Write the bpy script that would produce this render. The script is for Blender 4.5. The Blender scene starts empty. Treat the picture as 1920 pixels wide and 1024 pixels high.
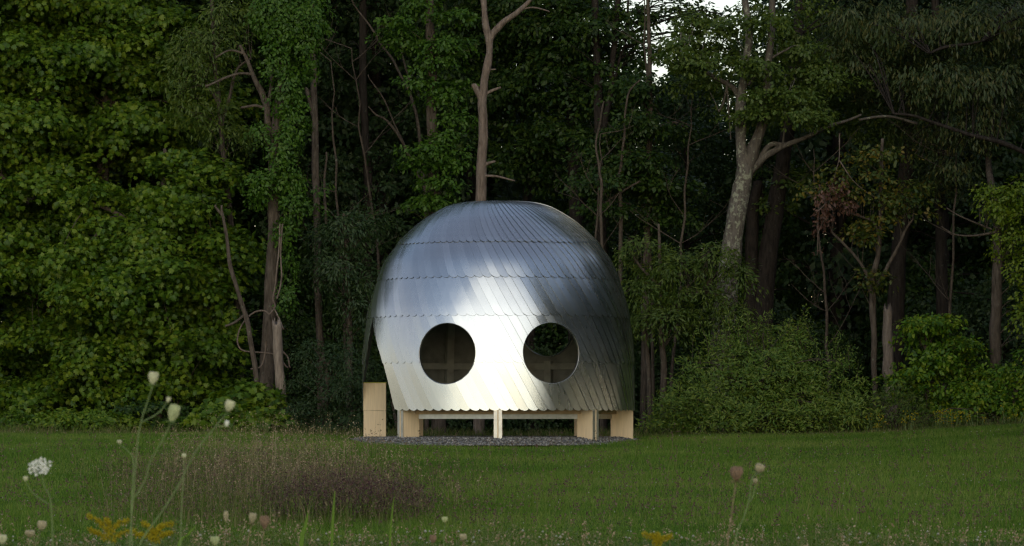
import bpy, bmesh, math, random
import numpy as np
from mathutils import Vector, Matrix, noise

# ------------------------------------------------------------------ camera, light, exposure
SC = bpy.context.scene
COL = SC.collection
F, CX, HY = 7000.0, 960.0, 785.0          # focal length in photo pixels, image centre, horizon row
cam_d = bpy.data.cameras.new('camera')
cam = bpy.data.objects.new('camera', cam_d); COL.objects.link(cam)
cam.location = (0, 0, 0); cam.rotation_euler = (math.radians(90), 0, 0)
cam_d.sensor_width = 36; cam_d.lens = F / 1920 * 36
cam_d.shift_y = (HY - 512) / 1920
cam_d.clip_start = 0.5; cam_d.clip_end = 4000
cam_d.dof.use_dof = True; cam_d.dof.focus_distance = 70; cam_d.dof.aperture_fstop = 11
SC.camera = cam

SUN_EL, SUN_AZ = 9.0, 5.0                 # the sun stands low behind the camera, a little to the right
w = bpy.data.worlds.new('World'); SC.world = w; w.use_nodes = True
nt = w.node_tree; nt.nodes.clear()
sky = nt.nodes.new('ShaderNodeTexSky'); sky.sky_type = 'NISHITA'; sky.sun_disc = False
sky.sun_elevation = math.radians(SUN_EL)
sky.sun_rotation = math.radians(180 - SUN_AZ)
sky.air_density = 1.0; sky.dust_density = 0.1; sky.ozone_density = 1.5
bg = nt.nodes.new('ShaderNodeBackground'); bg.inputs['Strength'].default_value = 0.080
ow = nt.nodes.new('ShaderNodeOutputWorld')
veil = nt.nodes.new('ShaderNodeMix'); veil.data_type = 'RGBA'          # a thin even veil of high cloud over the clear sky
veil.inputs[7].default_value = (4.3, 3.1, 2.5, 1)
tcw = nt.nodes.new('ShaderNodeTexCoord'); sxyz = nt.nodes.new('ShaderNodeSeparateXYZ'); mrw = nt.nodes.new('ShaderNodeMapRange')
nt.links.new(tcw.outputs['Generated'], sxyz.inputs[0]); nt.links.new(sxyz.outputs['Z'], mrw.inputs['Value'])
mrw.inputs['From Min'].default_value = 0; mrw.inputs['From Max'].default_value = 0.6; mrw.inputs['To Min'].default_value = .50; mrw.inputs['To Max'].default_value = .10
nt.links.new(mrw.outputs[0], veil.inputs[0])      # the veil thickens towards the horizon all round
nt.links.new(sky.outputs[0], veil.inputs[6]); nt.links.new(veil.outputs[2], bg.inputs['Color']); nt.links.new(bg.outputs[0], ow.inputs['Surface'])

sl = bpy.data.lights.new('sun', 'SUN'); sl.energy = 0.48; sl.angle = math.radians(80); sl.color = (1.0, 0.87, 0.62)
sun = bpy.data.objects.new('sun', sl); COL.objects.link(sun)
az, el = math.radians(SUN_AZ), math.radians(SUN_EL)
sdir = Vector((math.sin(az) * math.cos(el), -math.cos(az) * math.cos(el), math.sin(el)))
sun.rotation_euler = sdir.to_track_quat('Z', 'Y').to_euler()
vs = SC.view_settings
vs.view_transform = 'Standard'; vs.look = 'None'; vs.gamma = 1; vs.use_curve_mapping = False
vs.exposure = 1.62
SC.cycles.use_denoising = True; SC.cycles.denoising_prefilter = 'ACCURATE'
SC.cycles.filter_width = 1.35
SC.cycles.max_bounces = 6; SC.cycles.diffuse_bounces = 3; SC.cycles.glossy_bounces = 4
SC.cycles.transmission_bounces = 3; SC.cycles.transparent_max_bounces = 4
SC.cycles.sample_clamp_indirect = 4

# ------------------------------------------------------------------ helpers
def at(px, py, d):
    return Vector(((px - CX) / F * d, d, (HY - py) / F * d))

def sm(a, b, t):
    t = min(1, max(0, (t - a) / (b - a))); return t * t * (3 - 2 * t)

Z0X = [-40, -10, -5, -1, 0.5, 2.5, 5.5, 7.5, 9.8, 40]
Z0Z = [-.28, -.31, -.34, -.40, -.41, -.37, -.36, -.29, -.16, .3]
def ground_z(x, y):
    top = np.interp(x, Z0X, Z0Z)
    t = min(1, max(0, (y - 38) / 33.0)); t = t * t * (3 - 2 * t) * .35 + t * .65
    z = -1.5 + (top + 1.5) * t
    if y > 74: z -= .012 * (y - 74) if y < 100 else .312
    if y < 0: z += .012 * y if y > -80 else -.96
    z += .035 * noise.noise(Vector((x * .35, y * .2, 3))) * sm(10, 30, y) * (1 - .6 * sm(60, 66, y))
    return z

def tagp(o, label=None, cat=None, group=None, kind=None):
    if label: o['label'] = label
    if cat: o['category'] = cat
    if group: o['group'] = group
    if kind: o['kind'] = kind
    return o

def empty(name, loc, label=None, cat=None, group=None):
    o = bpy.data.objects.new(name, None); COL.objects.link(o); o.location = loc
    o.empty_display_size = .2
    return tagp(o, label, cat, group)

def link(name, me, mat=None, parent=None, smooth=False):
    if mat is not None and len(me.materials) == 0:
        for m in (mat if isinstance(mat, (list, tuple)) else [mat]): me.materials.append(m)
    if smooth: me.polygons.foreach_set('use_smooth', np.ones(len(me.polygons), bool))
    o = bpy.data.objects.new(name, me); COL.objects.link(o)
    if parent is not None: o.parent = parent
    return o

def np_mesh(name, V, FC, mats=None, smooth=False):
    """V (n,3); FC (m,k) faces of one size"""
    V = np.asarray(V, np.float32); FC = np.asarray(FC, np.int32)
    me = bpy.data.meshes.new(name)
    me.vertices.add(len(V)); me.vertices.foreach_set('co', V.ravel())
    k = FC.shape[1]
    me.loops.add(FC.size); me.loops.foreach_set('vertex_index', FC.ravel())
    me.polygons.add(len(FC)); me.polygons.foreach_set('loop_start', np.arange(len(FC), dtype=np.int32) * k)
    try: me.polygons.foreach_set('loop_total', np.full(len(FC), k, np.int32))
    except Exception: pass
    if smooth: me.polygons.foreach_set('use_smooth', np.ones(len(FC), bool))
    me.update(calc_edges=True)
    if mats:
        for m in (mats if isinstance(mats, (list, tuple)) else [mats]): me.materials.append(m)
    return me

class Tubes:
    """collects tapered tubes along polylines into one mesh"""
    def __init__(s): s.V = []; s.Q = []; s.n = 0
    def add(s, pts, rad, sides=8, rough=0, seed=0, cap=True):
        P = [Vector(p) for p in pts]; n = len(P)
        if np.isscalar(rad): rad = [rad] * n
        ref = Vector((0.3, 0.9, 0.1)).normalized()
        for i in range(n):
            a = P[max(0, i - 1)]; b = P[min(n - 1, i + 1)]
            t = (b - a)
            t = t.normalized() if t.length > 1e-9 else Vector((0, 0, 1))
            if abs(t.dot(ref)) > .95: ref = Vector((1, 0, .2)).normalized()
            u = ref.cross(t).normalized(); v = t.cross(u)
            for k in range(sides):
                an = 2 * math.pi * k / sides
                q = 1.0
                if rough: q += rough * noise.noise(Vector((math.cos(an) * 1.3 + seed, math.sin(an) * 1.3, i * .35 + seed)))
                s.V.append(P[i] + (u * math.cos(an) + v * math.sin(an)) * rad[i] * q)
        for i in range(n - 1):
            for k in range(sides):
                a = s.n + i * sides + k; b = s.n + i * sides + (k + 1) % sides
                s.Q.append((a, b, b + sides, a + sides))
        s.n += n * sides
        if cap:
            for e in (0, n - 1):
                s.V.append(P[e] + (P[e] - P[abs(e - 1) if e else 1]).normalized() * rad[e] * .3); c = s.n; s.n += 1
                st = s.n - 1 - n * sides + e * sides if e == 0 else s.n - 2 - sides
                for k in range(sides):
                    a = st + k; b = st + (k + 1) % sides
                    s.Q.append((a, b, c, c))
    def mesh(s, name, mats=None, smooth=True):
        me = bpy.data.meshes.new(name)
        me.from_pydata([tuple(v) for v in s.V], [], [q if q[2] != q[3] else q[:3] for q in s.Q])
        if mats: me.materials.append(mats)
        if smooth: me.polygons.foreach_set('use_smooth', np.ones(len(me.polygons), bool))
        me.update(); return me

def smooth_path(pts, rad, sub=4, wob=0, seed=0):
    P = [Vector(p) for p in pts]; n = len(P)
    if np.isscalar(rad): rad = list(np.linspace(rad, rad * .6, n))
    if len(rad) != n: rad = list(np.interp(np.linspace(0, 1, n), np.linspace(0, 1, len(rad)), rad))
    oP, oR = [], []
    for i in range(n - 1):
        p0, p1, p2, p3 = P[max(0, i - 1)], P[i], P[i + 1], P[min(n - 1, i + 2)]
        for j in range(sub):
            t = j / sub
            q = .5 * ((2 * p1) + (p2 - p0) * t + (2 * p0 - 5 * p1 + 4 * p2 - p3) * t * t + (3 * p1 - p0 - 3 * p2 + p3) * t ** 3)
            if wob:
                q = q + Vector((noise.noise(q * 1.7 + Vector((seed, 0, 0))), noise.noise(q * 1.7 + Vector((0, seed, 9))), 0)) * wob
            oP.append(q); oR.append(rad[i] * (1 - t) + rad[i + 1] * t)
    oP.append(P[-1]); oR.append(rad[-1])
    return oP, oR

def box_mesh(name, x0, x1, y0, y1, z0, z1, mat=None, bev=0.0):
    bm = bmesh.new()
    vs_ = [bm.verts.new((x, y, z)) for x in (x0, x1) for y in (y0, y1) for z in (z0, z1)]
    for f in ((0, 1, 3, 2), (4, 6, 7, 5), (0, 4, 5, 1), (2, 3, 7, 6), (0, 2, 6, 4), (1, 5, 7, 3)):
        bm.faces.new([vs_[i] for i in f])
    bmesh.ops.recalc_face_normals(bm, faces=bm.faces)
    if bev: bmesh.ops.bevel(bm, geom=bm.edges[:], offset=bev, segments=1, affect='EDGES')
    me = bpy.data.meshes.new(name); bm.to_mesh(me); bm.free()
    if mat: me.materials.append(mat)
    return me

# ------------------------------------------------------------------ materials
def mat_new(name):
    m = bpy.data.materials.new(name); m.use_nodes = True
    t = m.node_tree; t.nodes.clear()
    out = t.nodes.new('ShaderNodeOutputMaterial')
    return m, t, out
def N(t, typ, **kw):
    n = t.nodes.new(typ)
    for k, v in kw.items(): setattr(n, k, v)
    return n
def ramp(t, cols):
    r = N(t, 'ShaderNodeValToRGB'); e = r.color_ramp.elements
    while len(e) < len(cols): e.new(.5)
    for el_, (p, c) in zip(e, cols):
        el_.position = p; el_.color = (*c, 1)
    return r

def leaf_mat(name, cols, trans=.3, spec=.35, rough=.5, patch=0.35, pscale=.9):
    """leaf colours from dark to light green, one random tone per leaf"""
    m, t, out = mat_new(name)
    geo = N(t, 'ShaderNodeNewGeometry')
    n = len(cols)
    r = ramp(t, [(i / (n - 1) if n > 1 else 0, c) for i, c in enumerate(cols)])
    tc = N(t, 'ShaderNodeTexCoord')
    nz = N(t, 'ShaderNodeTexNoise'); nz.inputs['Scale'].default_value = pscale; nz.inputs['Detail'].default_value = 2
    t.links.new(tc.outputs['Object'], nz.inputs['Vector'])
    mx = N(t, 'ShaderNodeMath', operation='MULTIPLY_ADD'); mx.inputs[1].default_value = patch * 2; mx.inputs[2].default_value = -patch
    t.links.new(nz.outputs['Fac'], mx.inputs[0])
    ad = N(t, 'ShaderNodeMath', operation='ADD'); ad.use_clamp = True
    t.links.new(geo.outputs['Random Per Island'], ad.inputs[0]); t.links.new(mx.outputs[0], ad.inputs[1])
    t.links.new(ad.outputs[0], r.inputs[0])
    pb = N(t, 'ShaderNodeBsdfPrincipled'); pb.inputs['Roughness'].default_value = rough
    pb.inputs['Specular IOR Level'].default_value = spec
    t.links.new(r.outputs[0], pb.inputs['Base Color'])
    tr = N(t, 'ShaderNodeBsdfTranslucent')
    hs = N(t, 'ShaderNodeHueSaturation'); hs.inputs['Saturation'].default_value = 1.15; hs.inputs['Value'].default_value = 1.3
    t.links.new(r.outputs[0], hs.inputs['Color']); t.links.new(hs.outputs[0], tr.inputs['Color'])
    ms = N(t, 'ShaderNodeMixShader'); ms.inputs[0].default_value = trans
    t.links.new(pb.outputs[0], ms.inputs[1]); t.links.new(tr.outputs[0], ms.inputs[2])
    t.links.new(ms.outputs[0], out.inputs['Surface'])
    return m

def bark_mat(name, c1, c2, lichen=None, la=.5, scale=9):
    m, t, out = mat_new(name)
    tc = N(t, 'ShaderNodeTexCoord')
    mp = N(t, 'ShaderNodeMapping'); mp.inputs['Scale'].default_value = (1, 1, .22)
    t.links.new(tc.outputs['Object'], mp.inputs['Vector'])
    n1 = N(t, 'ShaderNodeTexNoise'); n1.inputs['Scale'].default_value = scale * 2.2; n1.inputs['Detail'].default_value = 6; n1.inputs['Roughness'].default_value = .65
    t.links.new(mp.outputs[0], n1.inputs['Vector'])
    r = ramp(t, [(.32, c1), (.68, c2)]); t.links.new(n1.outputs['Fac'], r.inputs[0])
    col = r.outputs[0]
    if lichen:
        n2 = N(t, 'ShaderNodeTexNoise'); n2.inputs['Scale'].default_value = 10; n2.inputs['Detail'].default_value = 5; n2.inputs['Roughness'].default_value = .7
        t.links.new(tc.outputs['Object'], n2.inputs['Vector'])
        r2 = ramp(t, [(la, (0, 0, 0)), (la + .06, (1, 1, 1))]); t.links.new(n2.outputs['Fac'], r2.inputs[0])
        mi = N(t, 'ShaderNodeMix', data_type='RGBA'); t.links.new(r2.outputs[0], mi.inputs[0])
        t.links.new(col, mi.inputs[6]); mi.inputs[7].default_value = (*lichen, 1); col = mi.outputs[2]
    pb = N(t, 'ShaderNodeBsdfPrincipled'); pb.inputs['Roughness'].default_value = .9; pb.inputs['Specular IOR Level'].default_value = .15
    t.links.new(col, pb.inputs['Base Color'])
    bp = N(t, 'ShaderNodeBump'); bp.inputs['Strength'].default_value = .7; bp.inputs['Distance'].default_value = .03
    t.links.new(n1.outputs['Fac'], bp.inputs['Height']); t.links.new(bp.outputs[0], pb.inputs['Normal'])
    t.links.new(pb.outputs[0], out.inputs['Surface'])
    return m

def plain(name, col, rough=.7, metal=0, spec=.4, var=0, vscale=8, stretch=None, bump=0):
    m, t, out = mat_new(name)
    pb = N(t, 'ShaderNodeBsdfPrincipled'); pb.inputs['Roughness'].default_value = rough
    pb.inputs['Metallic'].default_value = metal; pb.inputs['Specular IOR Level'].default_value = spec
    if var:
        tc = N(t, 'ShaderNodeTexCoord'); mp = N(t, 'ShaderNodeMapping')
        if stretch: mp.inputs['Scale'].default_value = stretch
        t.links.new(tc.outputs['Object'], mp.inputs['Vector'])
        nz = N(t, 'ShaderNodeTexNoise'); nz.inputs['Scale'].default_value = vscale; nz.inputs['Detail'].default_value = 5
        t.links.new(mp.outputs[0], nz.inputs['Vector'])
        a = tuple(max(0, c * (1 - var)) for c in col); b = tuple(min(1, c * (1 + var)) for c in col)
        r = ramp(t, [(.3, a), (.7, b)]); t.links.new(nz.outputs['Fac'], r.inputs[0]); t.links.new(r.outputs[0], pb.inputs['Base Color'])
        if bump:
            bp = N(t, 'ShaderNodeBump'); bp.inputs['Strength'].default_value = bump; bp.inputs['Distance'].default_value = .01
            t.links.new(nz.outputs['Fac'], bp.inputs['Height']); t.links.new(bp.outputs[0], pb.inputs['Normal'])
    else: pb.inputs['Base Color'].default_value = (*col, 1)
    t.links.new(pb.outputs[0], out.inputs['Surface'])
    return m

def metal_strip_mat():
    m, t, out = mat_new('brushed_zinc')
    tc = N(t, 'ShaderNodeTexCoord'); oi = N(t, 'ShaderNodeObjectInfo')
    mp = N(t, 'ShaderNodeMapping'); mp.inputs['Scale'].default_value = (1, 1, .2)
    t.links.new(tc.outputs['Object'], mp.inputs['Vector'])
    nz = N(t, 'ShaderNodeTexNoise'); nz.inputs['Scale'].default_value = 14; nz.inputs['Detail'].default_value = 6
    t.links.new(mp.outputs[0], nz.inputs['Vector'])
    ad = N(t, 'ShaderNodeMath', operation='MULTIPLY_ADD'); ad.inputs[1].default_value = .45
    t.links.new(oi.outputs['Random'], ad.inputs[0]); 
    sc = N(t, 'ShaderNodeMath', operation='MULTIPLY'); sc.inputs[1].default_value = .6; t.links.new(nz.outputs['Fac'], sc.inputs[0]); t.links.new(sc.outputs[0], ad.inputs[2])
    r = ramp(t, [(.2, (.53, .565, .595)), (.85, (.65, .685, .71))]); t.links.new(ad.outputs[0], r.inputs[0])
    pb = N(t, 'ShaderNodeBsdfPrincipled'); pb.inputs['Metallic'].default_value = 1
    t.links.new(r.outputs[0], pb.inputs['Base Color'])
    mr = N(t, 'ShaderNodeMapRange'); mr.inputs['To Min'].default_value = .235; mr.inputs['To Max'].default_value = .305
    t.links.new(ad.outputs[0], mr.inputs['Value']); t.links.new(mr.outputs[0], pb.inputs['Roughness'])
    n2 = N(t, 'ShaderNodeTexNoise'); n2.inputs['Scale'].default_value = 2.2; n2.inputs['Detail'].default_value = 2
    t.links.new(tc.outputs['Object'], n2.inputs['Vector'])
    bp = N(t, 'ShaderNodeBump'); bp.inputs['Strength'].default_value = .05; bp.inputs['Distance'].default_value = .03
    t.links.new(n2.outputs['Fac'], bp.inputs['Height'])
    wn = N(t, 'ShaderNodeTexWhiteNoise', noise_dimensions='1D'); t.links.new(oi.outputs['Random'], wn.inputs['W'])
    sb = N(t, 'ShaderNodeVectorMath', operation='SUBTRACT'); t.links.new(wn.outputs['Color'], sb.inputs[0]); sb.inputs[1].default_value = (.5, .5, .5)
    sl_ = N(t, 'ShaderNodeVectorMath', operation='SCALE'); t.links.new(sb.outputs[0], sl_.inputs[0]); sl_.inputs['Scale'].default_value = .055
    av = N(t, 'ShaderNodeVectorMath', operation='ADD'); t.links.new(bp.outputs[0], av.inputs[0]); t.links.new(sl_.outputs[0], av.inputs[1])
    nv = N(t, 'ShaderNodeVectorMath', operation='NORMALIZE'); t.links.new(av.outputs[0], nv.inputs[0]); t.links.new(nv.outputs[0], pb.inputs['Normal'])
    t.links.new(pb.outputs[0], out.inputs['Surface'])
    return m

def lawn_mat():
    m, t, out = mat_new('lawn_turf')
    tc = N(t, 'ShaderNodeTexCoord')
    n1 = N(t, 'ShaderNodeTexNoise'); n1.inputs['Scale'].default_value = .45; n1.inputs['Detail'].default_value = 4
    n2 = N(t, 'ShaderNodeTexNoise'); n2.inputs['Scale'].default_value = 14; n2.inputs['Detail'].default_value = 5
    for n in (n1, n2): t.links.new(tc.outputs['Object'], n.inputs['Vector'])
    r1 = ramp(t, [(.35, (.045, .098, .013)), (.65, (.075, .135, .020))]); t.links.new(n1.outputs['Fac'], r1.inputs[0])
    r2 = ramp(t, [(.3, (.4, .4, .4)), (.7, (1.5, 1.5, 1.3))]); t.links.new(n2.outputs['Fac'], r2.inputs[0])
    mi = N(t, 'ShaderNodeMix', data_type='RGBA', blend_type='MULTIPLY'); mi.inputs[0].default_value = 1
    t.links.new(r1.outputs[0], mi.inputs[6]); t.links.new(r2.outputs[0], mi.inputs[7])
    pb = N(t, 'ShaderNodeBsdfPrincipled'); pb.inputs['Roughness'].default_value = .95; pb.inputs['Specular IOR Level'].default_value = .05
    t.links.new(mi.outputs[2], pb.inputs['Base Color'])
    bp = N(t, 'ShaderNodeBump'); bp.inputs['Strength'].default_value = .8; bp.inputs['Distance'].default_value = .05
    t.links.new(n2.outputs['Fac'], bp.inputs['Height']); t.links.new(bp.outputs[0], pb.inputs['Normal'])
    t.links.new(pb.outputs[0], out.inputs['Surface'])
    return m

M = dict(
    lawn=lawn_mat(), zinc=metal_strip_mat(),
    rib=plain('rib_plate', (.36, .36, .33), .6, .2, .3, var=.2, vscale=5),
    inner=plain('strip_underside', (.26, .265, .25), .55, .3, var=.25, vscale=5),
    steel=plain('galvanised_steel', (.50, .52, .54), .35, 1, var=.12, vscale=12),
    timber=plain('pale_pine_timber', (.78, .62, .41), .6, 0, .3, var=.09, vscale=7, stretch=(6, 6, .35), bump=.15),
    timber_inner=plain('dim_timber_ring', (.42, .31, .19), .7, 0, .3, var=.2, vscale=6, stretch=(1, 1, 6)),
    gravel=plain('grey_gravel', (.20, .20, .20), .95, 0, .2, var=.6, vscale=16, bump=.8),
    soil=plain('wood_floor_soil', (.035, .028, .018), .95, 0, .1, var=.4, vscale=3),
    maple=leaf_mat('maple_leaves', [(0.037, 0.087, 0.006), (0.065, 0.132, 0.008), (0.103, 0.179, 0.011), (0.162, 0.224, 0.016)], patch=.6),
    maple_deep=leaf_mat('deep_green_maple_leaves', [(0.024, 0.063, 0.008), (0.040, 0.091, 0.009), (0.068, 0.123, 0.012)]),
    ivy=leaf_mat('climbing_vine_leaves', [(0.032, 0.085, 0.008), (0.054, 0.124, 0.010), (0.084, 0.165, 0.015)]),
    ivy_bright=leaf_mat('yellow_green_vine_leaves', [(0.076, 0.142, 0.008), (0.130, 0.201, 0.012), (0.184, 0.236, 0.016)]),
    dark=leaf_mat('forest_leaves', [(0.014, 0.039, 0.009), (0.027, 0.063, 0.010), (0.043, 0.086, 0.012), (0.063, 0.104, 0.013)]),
    hemlock=leaf_mat('fine_blue_green_leaves', [(.022, .050, .016), (.036, .070, .022), (.055, .092, .026)]),
    willow=leaf_mat('grey_green_narrow_leaves', [(.038, .062, .022), (.055, .085, .028), (.075, .10, .032), (.11, .105, .03)]),
    locust=leaf_mat('olive_leaves', [(0.051, 0.096, 0.014), (0.081, 0.127, 0.021), (0.118, 0.164, 0.025)]),
    sapling_leaf=leaf_mat('sapling_leaves', [(.035, .065, .010), (.06, .09, .013), (.09, .115, .016), (.20, .14, .02)]),
    shrub=leaf_mat('shrub_leaves', [(0.070, 0.136, 0.022), (0.113, 0.195, 0.028), (0.162, 0.236, 0.036), (0.216, 0.271, 0.045)]),
    shrub_y=leaf_mat('broad_shrub_leaves', [(0.043, 0.116, 0.013), (0.080, 0.173, 0.011), (0.132, 0.230, 0.014), (0.222, 0.278, 0.017)]),
    yellowing=leaf_mat('yellowing_leaves', [(.05, .08, .008), (.09, .11, .01), (.22, .17, .012), (.30, .14, .012)]),
    dead=leaf_mat('dead_brown_leaves', [(.085, .042, .030), (.12, .06, .042), (.155, .085, .055)], trans=.15),
    bark=bark_mat('brown_bark', (0.044, 0.034, 0.026), (0.134, 0.108, 0.086), (0.156, 0.156, 0.118), .62),
    bark_pale=bark_mat('weathered_bare_wood', (0.094, 0.071, 0.056), (0.237, 0.184, 0.151), (0.292, 0.273, 0.246), .63),
    bark_lichen=bark_mat('lichen_bark', (.065, .055, .046), (.17, .15, .125), (.27, .275, .20), .52),
    bark_grey=bark_mat('grey_limb_bark', (.055, .046, .038), (.145, .125, .10), (.26, .27, .19), .60),
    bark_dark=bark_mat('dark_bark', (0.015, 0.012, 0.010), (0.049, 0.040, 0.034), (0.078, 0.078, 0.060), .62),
    dead_wood=bark_mat('broken_snag_wood', (0.160, 0.126, 0.102), (0.331, 0.273, 0.222), (0.425, 0.376, 0.316), .64),
    blade=leaf_mat('grass_blades', [(.070, .145, .019), (.110, .205, .027), (.150, .245, .038), (.22, .26, .07)], trans=.35, spec=.2, patch=.85, pscale=.4),
    meadow=leaf_mat('meadow_blades', [(0.056, 0.106, 0.015), (0.088, 0.138, 0.022), (0.138, 0.150, 0.050), (0.250, 0.200, 0.112)], trans=.3, spec=.2),
    meadow_green=leaf_mat('green_meadow_blades', [(.05, .10, .014), (.075, .135, .02), (.11, .16, .035), (.17, .17, .08)], trans=.3, spec=.2),
    purple_dark=leaf_mat('dark_purple_grass_heads', [(.060, .030, .036), (.085, .045, .050), (.12, .075, .065)], trans=.25, spec=.1),
    purple=leaf_mat('purple_grass_heads', [(.085, .050, .048), (.13, .082, .070), (.19, .135, .10), (.14, .13, .065)], trans=.3, spec=.1),
    tan=leaf_mat('tan_seed_heads', [(.20, .15, .085), (.32, .25, .15), (.42, .34, .23)], trans=.3, spec=.1),
    stem=plain('green_stem', (.15, .21, .07), .6, var=.2, vscale=20),
    stem_dry=plain('dry_stem', (.22, .16, .09), .7, var=.2, vscale=20),
    cream=plain('cream_umbel', (.50, .50, .32), .8, var=.25, vscale=60),
    umbel_green=plain('pale_green_umbel', (.36, .40, .20), .8, var=.25, vscale=60),
    white=plain('white_florets', (.78, .78, .68), .8, var=.1, vscale=60),
    brownhead=plain('brown_umbel', (.19, .125, .08), .85, var=.3, vscale=60),
    tanhead=plain('tan_umbel', (.34, .30, .19), .85, var=.3, vscale=60),
    gold=leaf_mat('goldenrod_florets', [(.30, .24, .01), (.42, .34, .015), (.52, .44, .03)], trans=.2, spec=.1),
    clover=plain('white_clover', (.30, .31, .24), .8),
)

# ------------------------------------------------------------------ terrain
def spaced(segs):
    out = []
    for a, b, s in segs: out += list(np.arange(a, b, s))
    out.append(segs[-1][1]); return out
xs = spaced([(-600, -60, 60), (-60, -16, 4), (-16, 16, .4), (16, 60, 4), (60, 600, 60)])
ys = spaced([(-600, -40, 40), (-40, 20, 5), (20, 40, 1), (40, 80, .4), (80, 100, 2), (100, 160, 10), (160, 600, 60)])
V = [(x, y, ground_z(x, y)) for y in ys for x in xs]
nx = len(xs)
Fq = [(j * nx + i, j * nx + i + 1, (j + 1) * nx + i + 1, (j + 1) * nx + i) for j in range(len(ys) - 1) for i in range(nx - 1)]
g = link('ground', np_mesh('ground', V, Fq, [M['lawn'], M['soil']], smooth=True)); g['kind'] = 'structure'
mi_ = np.array([1 if (V[f[0]][1] > 77.5 + 1.2 * noise.noise(Vector((V[f[0]][0] * .4, 0, 0)))) and V[f[0]][1] < 170 else 0 for f in Fq], np.int32)
g.data.polygons.foreach_set('material_index', mi_)

# ------------------------------------------------------------------ pavilion
PX, PY, BASE = -.255, 70.0, -.40
pav = empty('pavilion', (PX, PY, BASE), 'domed pavilion of curved silver metal strips with two round windows, standing on short timber legs', 'pavilion')
prof = [(380.5, .50), (381.5, .66), (385, .84), (393, 1.055), (416, 1.43), (444, 1.745), (461.5, 1.905), (491, 2.11), (525.6, 2.255), (560, 2.365), (594, 2.445), (641, 2.505), (680, 2.53), (720, 2.535), (775, 2.53)]
# along-profile parametrisation
pz = np.array([(HY - y) / 100 for y, r in prof]); pr = np.array([r for y, r in prof])
# resample smoothly (Catmull-Rom)
def cr(P, sub=8):
    out = []
    n = len(P)
    for i in range(n - 1):
        p0, p1, p2, p3 = P[max(0, i - 1)], P[i], P[i + 1], P[min(n - 1, i + 2)]
        for j in range(sub):
            t = j / sub
            out.append(.5 * ((2 * p1) + (p2 - p0) * t + (2 * p0 - 5 * p1 + 4 * p2 - p3) * t * t + (3 * p1 - p0 - 3 * p2 + p3) * t ** 3))
    out.append(P[-1]); return np.array(out)
PR = cr(np.stack([pr, pz], 1))
seg = np.linalg.norm(np.diff(PR, axis=0), axis=1); ARC = np.concatenate([[0], np.cumsum(seg)])
def prof_at(s):
    s = np.clip(s, 0, ARC[-1])
    return np.interp(s, ARC, PR[:, 0]), np.interp(s, ARC, PR[:, 1])
def arc_of_z(z): return float(np.interp(-z, -PR[:, 1], ARC))
def prof_n(s):
    r0, z0 = prof_at(s - .06); r1, z1 = prof_at(s + .06)
    tr, tz = r1 - r0, z1 - z0; L = math.hypot(tr, tz) or 1
    return (-tz / L, tr / L)              # outward (r, z)
def r_of_z(z): return float(np.interp(-z, -PR[:, 1], PR[:, 0]))
def polar(phi, r, z): return Vector((r * math.sin(phi), -r * math.cos(phi), z - BASE))   # in the pavilion's own frame
NST = 90; PITCH = 2 * math.pi / NST
TW = .215
rowz = [PR[0, 1], 3.24, 2.59, 1.89, 1.04, .175]
def strip_mesh(row):
    s0 = arc_of_z(rowz[row]) - (0 if row == 0 else .035); s1 = arc_of_z(rowz[row + 1])
    cap_l = .075
    nl = 22 if row == 0 else 12
    ss = list(np.linspace(s0, s1 - cap_l * .6, nl)); wd = [1.0] * nl
    for u in (.3, .55, .75, .89, .97, 1.0):
        ss.append(s1 - cap_l * .6 + cap_l * u); wd.append(math.sqrt(max(0, 1 - u * u)) * 1.0 if u < 1 else .12)
    bm = bmesh.new(); outer = []; inner = []
    cols = 4
    for s, wv in zip(ss, wd):
        r, z = prof_at(min(s, ARC[-1])); z -= max(0, s - ARC[-1])
        nr, nz = prof_n(min(s, ARC[-1] - .07)); k = (s - s0) / (s1 - s0)
        ro, ri = [], []
        for c in range(cols):
            t = (-.56 + 1.12 * c / (cols - 1)) * wv
            phi = PITCH * t + TW * (s - arc_of_z(rowz[row]))
            off = .002 + .0095 * (.5 - t) + .0135 * max(0, k)
            q = polar(phi, float(r) + nr * off, float(z) + nz * off); ro.append(bm.verts.new(q))
            off -= .0016
            q = polar(phi, float(r) + nr * off, float(z) + nz * off); ri.append(bm.verts.new(q))
        outer.append(ro); inner.append(ri)
    n = len(outer)
    for i in range(n - 1):
        for c in range(cols - 1):
            f = bm.faces.new((outer[i][c], outer[i + 1][c], outer[i + 1][c + 1], outer[i][c + 1])); f.smooth = True
            f = bm.faces.new((inner[i][c], inner[i][c + 1], inner[i + 1][c + 1], inner[i + 1][c])); f.smooth = True; f.material_index = 1
    for i in range(n - 1):
        bm.faces.new((outer[i][0], inner[i][0], inner[i + 1][0], outer[i + 1][0]))
        bm.faces.new((outer[i][-1], outer[i + 1][-1], inner[i + 1][-1], inner[i][-1]))
    for c in range(cols - 1):
        bm.faces.new((outer[0][c], outer[0][c + 1], inner[0][c + 1], inner[0][c]))
        bm.faces.new((outer[-1][c], inner[-1][c], inner[-1][c + 1], outer[-1][c + 1]))
    bmesh.ops.recalc_face_normals(bm, faces=bm.faces)
    for e in bm.edges:
        if len(e.link_faces) == 2 and e.link_faces[0].smooth != e.link_faces[1].smooth: e.smooth = False
    me = bpy.data.meshes.new('metal_strip'); bm.to_mesh(me); bm.free()
    me.materials.append(M['zinc']); me.materials.append(M['inner'])
    return me

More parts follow.
